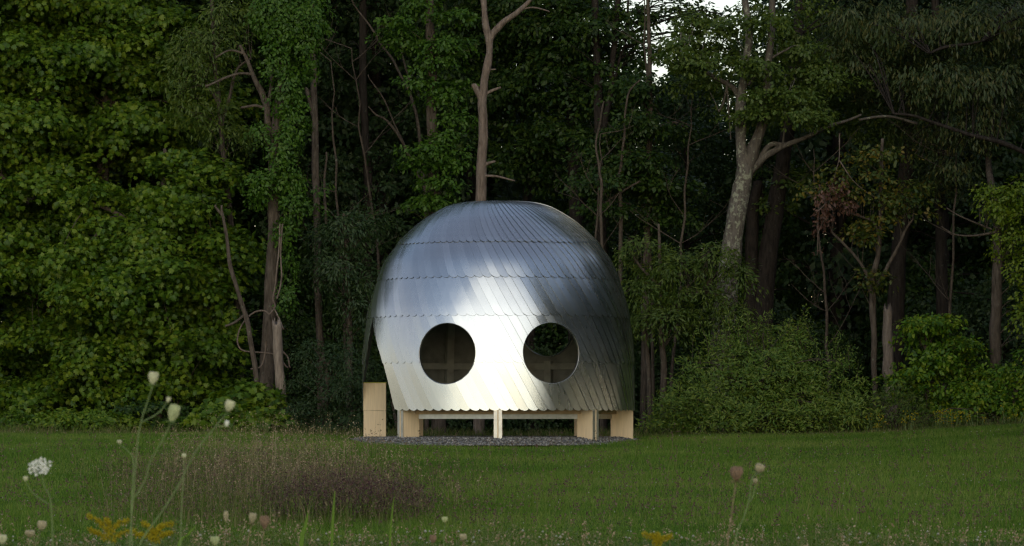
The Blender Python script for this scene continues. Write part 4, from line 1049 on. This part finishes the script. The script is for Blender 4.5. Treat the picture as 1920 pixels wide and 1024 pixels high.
rows = [(91, 2.3), (95, 2.5), (100, 2.8), (106, 3.2), (113, 3.6), (121, 4.0), (129, 3.4), (137, 3.4)]
for y0, st in rows:
    x = -26 - rn.random()
    while x < 28:
        yy = y0 + rn.uniform(-1.5, 1.5); v = rn.randrange(3); s = rn.uniform(.8, 1.1)
        ww = 3.1 * F / yy; px = CX + F * x / yy
        if 1120 - ww * .75 < px < 1440 + ww * .5:
            hgt = [17, 15, 18][v]; s = min(s, (6.1 if y0 < 100 else 7.2 + .05 * (y0 - 100)) / hgt * rn.uniform(.9, 1.1) * 1.35)
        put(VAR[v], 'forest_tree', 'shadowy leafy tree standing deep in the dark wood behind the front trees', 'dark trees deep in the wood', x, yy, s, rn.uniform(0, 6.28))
        x += st * rn.uniform(.8, 1.2)
for y0, st in ((84.5, 1.7), (88.5, 1.9), (97, 2.0), (104, 1.9), (118, 2.0)):
    x = -22
    while x < 24:
        put(SAP[rn.randrange(2)], 'undergrowth_sapling', 'low dark sapling in the undergrowth between the trunks', 'saplings in the undergrowth', x, y0 + rn.uniform(-1, 1), rn.uniform(.6, 1.15), rn.uniform(0, 6.28), 'sapling')
        x += st * rn.uniform(.7, 1.3)
for x, y in ((-15, 82), (-18.5, 84), (-22, 81.5), (-26, 84), (16, 80), (19, 82), (22.5, 80)):
    put(VAR[rn.randrange(3)], 'forest_tree', 'leafy tree at the wood edge beyond the frame', 'wood edge trees beyond the frame', x, y, rn.uniform(.8, 1), rn.uniform(0, 6.28))
# trees along the right side of the field, mirrored in the metal
EDGE = [(12.3, 59.3, .95, 2)]
for xr, st in ((15.6, 2.7), (18.6, 3.0), (22.0, 3.2)):
    yy = 54.0 if xr < 17 else 47.0
    while yy < 80:
        if not (xr < 17 and 62 < yy < 65): EDGE.append((xr + rn.uniform(-.6, .6), yy, rn.uniform(.6, .8) if xr < 17 else rn.uniform(.85, 1.05), rn.randrange(2)))
        yy += st * rn.uniform(.85, 1.15)
for x, y, s, v in EDGE:
    put(VAR[v], 'field_edge_tree', 'leafy tree along the right side of the field beyond the frame', 'field edge trees beyond the frame', x, y, s, rn.uniform(0, 6.28))

# ------------------------------------------------------------------ lawn and meadow
vgz = np.vectorize(ground_z)
def blade_mesh(name, x, y, h, wd, lean, mat, rng, kink=.4):
    n = len(x); z = vgz(x, y)
    a = rng.uniform(0, 2 * np.pi, n); u = np.stack([np.cos(a), np.sin(a), np.zeros(n)], 1)
    b = rng.uniform(0, 2 * np.pi, n); l = np.stack([np.cos(b), np.sin(b), np.zeros(n)], 1) * (lean * h)[:, None]
    base = np.stack([x, y, z - .01], 1); hh = np.stack([np.zeros(n), np.zeros(n), h], 1)
    w2 = (u * wd[:, None] / 2)
    V = np.stack([base - w2, base + w2, base + hh * .55 + l * kink * .6 + w2 * .8, base + hh * .55 + l * kink * .6 - w2 * .8, base + hh + l], 1).reshape(-1, 3)
    i = (np.arange(n) * 5)[:, None]
    Fc = np.concatenate([i + np.array([[0, 1, 2]]), i + np.array([[0, 2, 3]]), i + np.array([[3, 2, 4]])], 0)
    global NTRI; NTRI += len(Fc)
    return np_mesh(name, V, Fc, mat), base + hh + l
def field(n, d0, d1, rng, marg=80, power=1.0):
    y = d0 + (d1 - d0) * rng.uniform(0, 1, n) ** power
    px = rng.uniform(-marg, 1920 + marg, n); return (px - CX) / F * y, y, px
rng = np.random.default_rng(55)
def tri_blades(name, x, y, h, wd, lean, mat, rng):
    n = len(x); z = vgz(x, y); a = rng.uniform(0, 2 * np.pi, n); b = rng.uniform(0, 2 * np.pi, n)
    u = np.stack([np.cos(a), np.sin(a), 0 * a], 1) * (wd / 2)[:, None]
    base = np.stack([x, y, z - .01], 1); tp = base + np.stack([np.cos(b) * lean * h, np.sin(b) * lean * h, h], 1)
    V = np.stack([base - u, base + u, tp], 1).reshape(-1, 3)
    global NTRI; NTRI += n
    return np_mesh(name, V, np.arange(3 * n).reshape(-1, 3), mat)
n = 480000
x, y, px = field(n, 42, 77, rng, 160)
pa = np.arctan2((y - 70) / 3.0, (x + .42) / 2.85); pd = np.hypot((y - 70) / 3.0, (x + .42) / 2.85) / (1 + .04 * np.sin(3 * pa + 1) + .03 * np.sin(5 * pa))
ok = pd > .985 + rng.normal(0, .012, n)
x, y = x[ok], y[ok]; n = len(x)
h = rng.uniform(.035, .085, n) * (1 + .35 * np.sin(x * .9 + y * .35) * np.sin(y * .6 - x * .3))
o = link('lawn_grass', tri_blades('lawn_grass', x, y, h, rng.uniform(.008, .016, n), rng.uniform(0, .9, n), M['blade'], rng)); o['kind'] = 'stuff'
# ragged longer grass along the foot of the wood
n = 26000; x, y, px = field(n, 72.5, 77.5, rng, 200)
keep = np.abs(px - 935) > 0
h = rng.uniform(.06, .22, n) * np.where(y > 74.5, 1.3, .6)
pa = np.hypot((y - 70) / 3.0, (x + .42) / 2.85); k_ = pa > 1.05
o = link('edge_grass', blade_mesh('edge_grass', x[k_], y[k_], h[k_], rng.uniform(.008, .016, n)[k_], rng.uniform(0, .7, n)[k_], M['meadow'], rng)[0]); o['kind'] = 'stuff'
# clover heads
n = 450; x, y, px = field(n, 43, 72, rng, 40)
cl = rng.uniform(.005, .012, n); z = vgz(x, y) + rng.uniform(.05, .10, n)
Vc = (OCT[None] * cl[:, None, None] + np.stack([x, y, z], 1)[:, None]).reshape(-1, 3); Fc = (OF[None] + (np.arange(n) * 6)[:, None, None]).reshape(-1, 3)
pa = np.hypot((x + .42) / 2.85, (y - 70) / 3)
o = link('clover_heads', np_mesh('clover_heads', Vc, Fc, M['clover'])); o['kind'] = 'stuff'

def seeded(name, x, y, h, lean, stem_mat, head_mat, rng, wd=.006, head=.3, nh=10, hs=.028, hk='narrow', spread=.025):
    """stems with loose seed heads over the top share of each stem"""
    me, tips = blade_mesh(name, x, y, h, np.full(len(x), wd), lean, stem_mat, rng)
    o = link(name, me); o['kind'] = 'stuff'
    n = len(x); base = np.stack([x, y, vgz(x, y)], 1)
    t = rng.uniform(1 - head, 1, (n, nh)); P = base[:, None] * (1 - t[..., None]) + tips[:, None] * t[..., None]
    P = P.reshape(-1, 3) + rng.normal(0, 1, (n * nh, 3)) * np.array([spread, spread, .01]) * np.repeat(h, nh)[:, None]
    m = len(P); ln = norm(rng.normal(0, 1, (m, 3))); tp = norm(rng.normal(0, .7, (m, 3)) + np.array([0, 0, .8])); tp = norm(tp - ln * np.sum(tp * ln, 1, keepdims=True)); sd = np.cross(tp, ln)
    T, Fc = tmpl(hk); T = T * np.array([2.2, 1, 1]) if hk == 'narrow' else T; s = hs * rng.uniform(.6, 1.3, m)
    V = P[:, None] + (sd[:, None] * T[None, :, 0:1] + tp[:, None] * T[None, :, 1:2] + ln[:, None] * T[None, :, 2:3]) * s[:, None, None]
    FF = (Fc[None] + (np.arange(m) * len(T))[:, None, None]).reshape(-1, 3)
    global NTRI; NTRI += len(FF)
    o = link(name + '_heads', np_mesh(name + '_heads', V.reshape(-1, 3), FF, head_mat)); o['kind'] = 'stuff'

# the patch of tall purple grass left of centre
def patch(n, c, sx, d0, d1, rng):
    px = rng.normal(c, sx, n); y = rng.uniform(d0, d1, n); return (px - CX) / F * y, y, px
def tuft(nm, n, c, sx, d0, d1, h0, mats_, nh, head, hs, wd, spread, p0=190, p1=830):
    x, y, px = patch(n, c, sx, d0, d1, rng); k_ = (px > p0) & (px < p1); x, y, px = x[k_], y[k_], px[k_]
    clump = .62 + .38 * np.sin(px * .055 + y * 1.3) * np.sin(px * .021 - y * .9)
    k_ = rng.random(len(x)) < clump; x, y, px = x[k_], y[k_], px[k_]
    h = h0 * rng.uniform(.35, 1.05, len(x)) * (1 - .55 * np.minimum(1, np.abs(px - c) / (2.2 * sx)) ** 2)
    seeded(nm, x, y, h, rng.uniform(0, .5, len(x)), M[mats_[0]], M[mats_[1]], rng, nh=nh, head=head, hs=hs, wd=wd, spread=spread)
tuft('purple_grass', 2300, 640, 95, 45.5, 51, .58, ('meadow', 'purple'), 8, .55, .030, .004, .08)
tuft('faded_purple_grass', 2600, 450, 150, 46, 57, .60, ('meadow', 'purple'), 6, .5, .026, .004, .08)
tuft('tan_grass', 1500, 520, 150, 47, 60, .95, ('tan', 'tan'), 6, .3, .026, .004, .05, 190, 1000)
tuft('patch_blades', 6500, 500, 200, 44, 58, .46, ('meadow', 'meadow'), 2, .3, .03, .009, .03, 140, 950)
tuft('scattered_wisps', 420, 1000, 420, 45, 62, .50, ('meadow', 'purple'), 9, .5, .028, .004, .08, 300, 1900)
tuft('dark_purple_grass', 1100, 655, 90, 45.5, 49.5, .52, ('meadow', 'purple_dark'), 9, .6, .032, .005, .09, 500, 800)
# loose purple heads over the rest of the lawn
x, y, px = field(1500, 44, 66, rng, 60, 1.5)
seeded('stray_grass', x, y, rng.uniform(.12, .42, len(x)), rng.uniform(0, .5, len(x)), M['meadow'], M['purple'], rng, nh=8, head=.5, hs=.03, spread=.06)
# unmown meadow in front, its tips in the bottom of the picture
x, y, px = field(30000, 27, 45, rng, 300)
gz_ = vgz(x, y); ytip = rng.uniform(0, 1, len(x)) ** .45 * 66 + 978 + 12 * np.sin(px * .011) + 10 * np.sin(px * .031 + 1)
h = -(ytip - HY) * y / F - gz_; k_ = h > .06
seeded('meadow_grass', x[k_], y[k_], np.minimum(h[k_], .9), rng.uniform(0, .3, k_.sum()), M['meadow_green'], M['meadow_green'], rng, nh=2, wd=.009, hs=.028)
x, y, px = field(800, 25, 42, rng, 300)
gz_ = vgz(x, y); ytip = rng.uniform(0, 1, len(x)) ** .5 * 70 + 955
h = -(ytip - HY) * y / F - gz_; k_ = h > .1
seeded('dry_meadow_grass', x[k_], y[k_], np.minimum(h[k_], 1.0), rng.uniform(0, .25, k_.sum()), M['tan'], M['tan'], rng, nh=12, head=.22, wd=.005, hs=.022, spread=.02)
x, y, px = field(140, 28, 40, rng, 100)
gz_ = vgz(x, y); ytip = rng.uniform(995, 1022, len(x)); h = -(ytip - HY) * y / F - gz_
me_ = [tuple(v) for v in np.stack([x, y, gz_ + h], 1)]
Vc = (OCT[None] * rng.uniform(.008, .016, (len(x), 1, 1)) + np.array(me_)[:, None]).reshape(-1, 3); Fc = (OF[None] + (np.arange(len(x)) * 6)[:, None, None]).reshape(-1, 3)
o = link('small_meadow_flowers', np_mesh('small_meadow_flowers', Vc, Fc, M['clover'])); o['kind'] = 'stuff'

# ------------------------------------------------------------------ foreground wild carrot
def umbel_bud(c, r, h, axis, rng):
    """closed or closing umbel: bulged cup of florets on rays"""
    bm = bmesh.new(); R = Vector(axis).normalized().to_track_quat('Z', 'Y').to_matrix()
    rings = 9; seg_ = 22; L = []
    for i in range(rings):
        t = i / (rings - 1); rr = r * (math.sin(math.pi * min(1, (.08 + .62 * t))) ** .8); z = h * (t - .35)
        row = []
        for k in range(seg_):
            a = 2 * math.pi * k / seg_; q = 1 + (.10 if k % 2 else -.07) + rng.uniform(-.07, .07)
            row.append(bm.verts.new(c + R @ Vector((math.cos(a) * rr * q, math.sin(a) * rr * q, z + rng.uniform(-.03, .05) * h))))
        L.append(row)
    for A, B in zip(L, L[1:]):
        for k in range(seg_): bm.faces.new((A[k], A[(k + 1) % seg_], B[(k + 1) % seg_], B[k]))
    bm.faces.new(list(reversed(L[0])))
    cc = bm.verts.new(c + R @ Vector((0, 0, h * .48)))
    for k in range(seg_): bm.faces.new((L[-1][k], L[-1][(k + 1) % seg_], cc))
    for i in range(46):                    # florets on the crown of the head
        a = rng.uniform(0, 6.28); q = r * .85 * math.sqrt(rng.random()); z = h * (.5 + rng.uniform(-.06, .12))
        bmesh.ops.create_icosphere(bm, subdivisions=1, radius=r * .13, matrix=Matrix.Translation(c + R @ Vector((math.cos(a) * q, math.sin(a) * q, z))))
    me = bpy.data.meshes.new('flower_head'); bm.to_mesh(me); bm.free(); return me
def bracts(c, r, axis, rng):
    T = Tubes(); R = Vector(axis).normalized().to_track_quat('Z', 'Y').to_matrix()
    for k in range(9):
        a = 2 * math.pi * k / 9 + rng.uniform(-.2, .2)
        T.add([c, c + R @ Vector((math.cos(a) * r * .8, math.sin(a) * r * .8, -.1 * r)), c + R @ Vector((math.cos(a) * r * 1.3, math.sin(a) * r * 1.3, rng.uniform(-.4, .3) * r))], [.0016, .0012, .0004], 4, 0, 0, False)
    return T
def carrot(label, d, stems, heads, stem_mat='stem', cat='wildflower', name='wild_carrot'):
    """stems: [(px,py)...] top to bottom; heads: (px, py, w_px, h_px, material, lean)"""
    k = d / F; rng = random.Random(int(stems[0][0][0] * 7 + d)); b = stems[0][-1]; bx = (b[0] - CX) * k
    r = empty(name, (bx, d, ground_z(bx, d)), label, cat)
    for i, st in enumerate(stems):
        P = [at(p[0], p[1], d) - r.location for p in st]
        if i == 0: P.append(Vector((0, 0, -.02)))
        a, c_ = smooth_path(P, list(np.linspace(.0017, .0032 if i == 0 else .0023, len(P))), 6)
        T = Tubes(); T.add(a, c_, 7, .08); link('stem', T.mesh('stem', M[stem_mat]), None, r)
    for px, py, wp, hp, mt, lean in heads:
        if mt != 'lace': wp *= .88; hp *= .9
        c = at(px, py, d) - r.location; ax = (lean, rng.uniform(-.2, .2), 1)
        if mt == 'lace': open_umbel(c, wp * k / 2, r, rng); continue
        hd = link('flower_head', umbel_bud(c, wp * k / 2, hp * k, ax, rng), M[mt], r)
        if wp > 13: link('bracts', bracts(c - Vector(ax).normalized() * hp * k * .42, wp * k / 2, ax, rng).mesh('bracts', M[stem_mat]), None, hd)
    return r
def open_umbel(c, rad, r, rng):
    T = Tubes(); bm = bmesh.new(); R = Vector((.15, -.75, .65)).normalized().to_track_quat('Z', 'Y').to_matrix(); hub = c - R @ Vector((0, 0, rad * .7))
    for i in range(34):
        a = i * 2.4; q = rad * math.sqrt((i + .5) / 34) * rng.uniform(.85, 1.12); e = c + R @ Vector((math.cos(a) * q, math.sin(a) * q, rng.uniform(-.06, .06) * rad))
        T.add([hub, (hub + e) / 2 - R @ Vector((0, 0, rad * .06)), e], [.0008, .0007, .0005], 3, 0, 0, False)
        for j in range(11):
            b = rng.uniform(0, 6.28); s = rng.uniform(0, rad * .17)
            p = e + R @ Vector((math.cos(b) * s, math.sin(b) * s, rng.uniform(0, .05) * rad)); f = rad * .055
            fl = [bm.verts.new(p + R @ Vector((math.cos(b + m) * f, math.sin(b + m) * f, rng.uniform(-.3, .3) * f))) for m in (0, 1.26, 2.5, 3.77, 5.03)]
            bm.faces.new(fl)
    me = bpy.data.meshes.new('florets'); bm.to_mesh(me); bm.free(); h = link('flower_head', me, M['white'], r)
    link('rays', T.mesh('rays', M['stem']), None, h)

carrot('wild carrot at left with three pale closing heads on a branched green stem', 13.0,
       [[(287, 722), (277, 752), (265, 790), (258, 830), (250, 930), (243, 1024), (240, 1200)], [(314, 754), (296, 775), (266, 792)], [(321, 792), (305, 825), (282, 865), (272, 900), (251, 935)]],
       [(287, 712, 20, 24, 'cream', .1), (315, 751, 9, 11, 'cream', .3), (324, 779, 23, 34, 'umbel_green', .25)])
carrot('wild carrot with one pale bud and a long stem slanting down to the left', 12.4,
       [[(426, 774), (400, 805), (365, 850), (335, 910), (300, 965), (262, 1022), (240, 1110)], [(424, 800), (417, 800), (408, 798)]],
       [(429, 764, 19, 22, 'cream', .4), (425, 796, 9, 12, 'white', .2)])
carrot('white lacy open wild carrot flower at the far left', 13.5,
       [[(77, 885), (84, 915), (94, 935), (98, 1000), (100, 1200)], [(48, 903), (62, 925), (90, 945)]], [(75, 875, 42, 42, 'lace', 0), (48, 899, 10, 10, 'cream', 0)])
carrot('thin stem with a tiny pale bud above the tall purple grass', 16, [[(345, 860), (344, 900), (340, 960), (338, 1100)]], [(345, 856, 9, 9, 'cream', 0)])
carrot('thin stem with a tiny bud low over the lawn left of the tall stems', 16, [[(224, 834), (240, 846), (250, 870), (246, 960), (250, 1100)]], [(224, 830, 9, 8, 'cream', 0)])
carrot('dried tan cup-shaped head at the bottom left edge of the picture', 17, [[(76, 998), (66, 1024), (60, 1100)]], [(78, 988, 19, 18, 'tanhead', .1)], 'stem')
carrot('flat-topped tan head just below the cup-shaped one', 18, [[(55, 1008), (57, 1030), (60, 1100)]], [(56, 1003, 20, 14, 'tanhead', 0)], 'stem')
carrot('cream head cut by the lower left corner', 16, [[(4, 1022), (4, 1040), (4, 1100)]], [(4, 1014, 18, 18, 'cream', 0)])
carrot('round greenish head at the bottom edge below the purple grass', 16, [[(403, 1022), (403, 1050), (403, 1100)]], [(403, 1017, 18, 18, 'umbel_green', 0)])
carrot('slender beige bud standing leftmost of the three dry heads', 16, [[(424, 982), (421, 1024), (420, 1100)]], [(424, 972, 10, 22, 'tanhead', 0)], 'stem_dry')
carrot('plump beige head in the middle of the three dry heads', 16.5, [[(472, 984), (466, 1010), (460, 1100)]], [(473, 974, 15, 20, 'tanhead', .1)], 'stem_dry')
carrot('reddish brown head rightmost of the three dry heads', 16, [[(496, 994), (491, 1024), (488, 1100)]], [(496, 983, 19, 26, 'brownhead', 0)], 'stem_dry')
carrot('brown cup-shaped seed head on a straight dry stem at right', 14, [[(1380, 904), (1376, 930), (1370, 980), (1364, 1024), (1362, 1150)]], [(1381, 892, 26, 27, 'brownhead', 0)], 'stem_dry')
carrot('pale cream head with a small bud below it, right of the brown seed head', 15, [[(1419, 889), (1409, 900), (1405, 935), (1393, 975), (1382, 1000), (1372, 1100)], [(1416, 909), (1412, 930), (1406, 942)]], [(1423, 881, 19, 18, 'tanhead', .4), (1416, 904, 10, 11, 'tanhead', 0)])
carrot('small round green head on a thin upright stem low in the middle', 20, [[(834, 983), (832, 1024), (830, 1100)]], [(834, 976, 12, 11, 'umbel_green', 0)])
carrot('beige dried head at the bottom edge beside the small green head', 22, [[(868, 1014), (868, 1030), (868, 1100)]], [(868, 1009, 15, 13, 'tanhead', 0)], 'stem_dry')
carrot('pinkish dried head left of the small green head at the bottom edge', 22, [[(812, 1018), (812, 1040), (812, 1100)]], [(812, 1013, 14, 16, 'brownhead', 0)], 'stem_dry')
def goldenrod(label, d, foot, plumes):
    k = d / F; r = empty('goldenrod', ((foot[0] - CX) * k, d, ground_z((foot[0] - CX) * k, d)), label, 'wildflower'); rng = np.random.default_rng(int(foot[0]))
    st = at(*foot, d) - r.location
    T = Tubes(); T.add([(0, 0, 0), st * .6, st], [.004, .004, .003], 6); link('stem', T.mesh('stem', M['stem']), None, r)
    for pl in plumes:
        a, b = smooth_path([st] + [at(x, y, d) - r.location for x, y in pl], [.002] * (len(pl) + 1), 6, .004)
        T = Tubes(); T.add(a, b, 4); o = link('plume_stem', T.mesh('plume_stem', M['stem']), None, r)
        A = np.array([tuple(v) for v in a]); n = 300; j = rng.uniform(.25, 1, n) * (len(A) - 1); i0 = j.astype(int).clip(0, len(A) - 2); f = (j - i0)[:, None]
        P = A[i0] * (1 - f) + A[i0 + 1] * f + rng.normal(0, .006, (n, 3)) + np.array([0, 0, .006])
        V = (OCT[None] * rng.uniform(.0018, .0042, (n, 1, 1)) + P[:, None]).reshape(-1, 3)
        link('florets', np_mesh('florets', V, (OF[None] + (np.arange(n) * 6)[:, None, None]).reshape(-1, 3), M['gold']), None, o)
goldenrod('blurred goldenrod with arching yellow plumes, left one of the pair at the bottom left', 17, (212, 1040),
          [[(200, 1000), (185, 980), (165, 970)], [(212, 1000), (222, 985), (240, 978)], [(195, 1010), (180, 1000), (168, 996)], [(215, 1012), (235, 1000), (252, 998)], [(205, 1005), (205, 985), (197, 976)]])
goldenrod('blurred goldenrod with flatter yellow plumes, right one of the pair at the bottom left', 17, (290, 1040),
          [[(285, 1005), (280, 990), (268, 984)], [(295, 1000), (305, 988), (326, 984)], [(298, 1012), (308, 1004), (322, 1002)], [(282, 1012), (265, 1005), (255, 1006)], [(290, 1010), (292, 998), (300, 992)]])
goldenrod('bright yellow goldenrod tip at the bottom edge right of the middle', 17, (1240, 1060),
          [[(1232, 1020), (1222, 1008), (1206, 1004)], [(1238, 1020), (1246, 1012), (1258, 1008)], [(1228, 1022), (1236, 1008), (1226, 1005)]])
def leaf_blade(label, d, pts, wpx):
    k = d / F; b = pts[-1]; r0 = Vector(((b[0] - CX) * k, d, ground_z((b[0] - CX) * k, d)))
    a, _ = smooth_path([at(x, y, d) - r0 for x, y in pts] + [Vector((0, 0, -.02))], [1] * (len(pts) + 1), 5)
    V = []; n = len(a)
    for i, p in enumerate(a):
        wv = wpx * k * .5 * math.sin(math.pi * min(.93, .08 + .85 * i / (n - 1))) 
        V += [p + Vector((-wv, .002, 0)), p + Vector((0, -.001, -.0005)), p + Vector((wv, .002, 0))]
    Fc = [(3 * i + j, 3 * i + j + 1, 3 * i + j + 4, 3 * i + j + 3) for i in range(n - 1) for j in (0, 1)]
    o = link('grass_blade', np_mesh('grass_blade', V, Fc, M['blade'])); o.location = r0; tagp(o, label, 'grass blade')
leaf_blade('single tall green grass blade rising at the bottom left of the purple grass', 20, [(628, 920), (625, 960), (622, 1024), (620, 1150)], 5)
leaf_blade('long green blade leaning right near the bottom, beside the goldenrod pair', 20, [(368, 985), (352, 1003), (336, 1022), (330, 1120)], 7)
leaf_blade('thin upright green blade rightmost among those before the purple grass', 22, [(739, 930), (735, 965), (731, 1024), (730, 1150)], 4)
leaf_blade('broad green blade between two thin ones before the purple grass', 20, [(577, 962), (572, 990), (566, 1010), (560, 1120)], 8)
# goldenrod specks along the foot of the shrubs
for cx_, cy_, nn in ((1640, 795, 40), (1700, 800, 40), (1760, 798, 60), (1785, 803, 50), (1830, 792, 35), (1895, 790, 30)):
    p = at(cx_, cy_, 74.5); r = empty('goldenrod_clump', (p.x, p.y, ground_z(p.x, p.y)), {1640: 'faint yellow goldenrod clump at the foot of the shrubs, leftmost', 1700: 'yellow goldenrod clump below the pale snag', 1760: 'fullest yellow goldenrod clump at the foot of the right shrubs', 1785: 'low goldenrod clump just right of the fullest one', 1830: 'small goldenrod clump on the rising lawn edge', 1895: 'goldenrod clump nearest the right edge'}[cx_], 'wildflower')
    rng = np.random.default_rng(cx_); T = Tubes(); C = []
    for q in range(9):
        dx, hh = rng.normal(0, .14), rng.uniform(.2, .45); T.add([(dx * .6, rng.normal(0, .1), 0), (dx, 0, hh)], [.006, .003], 4, 0, 0, False)
        for e in range(nn // 8): C.append((dx + rng.normal(0, .03), rng.normal(0, .05), hh - abs(rng.normal(0, .07))))
    link('stems', T.mesh('stems', M['stem']), None, r)['kind'] = 'stuff'
    C = np.array(C); V = (OCT[None] * rng.uniform(.008, .02, (len(C), 1, 1)) + C[:, None]).reshape(-1, 3)
    link('florets', np_mesh('florets', V, (OF[None] + (np.arange(len(C)) * 6)[:, None, None]).reshape(-1, 3), M['gold']), None, r)['kind'] = 'stuff'
print('TRIS', NTRI)
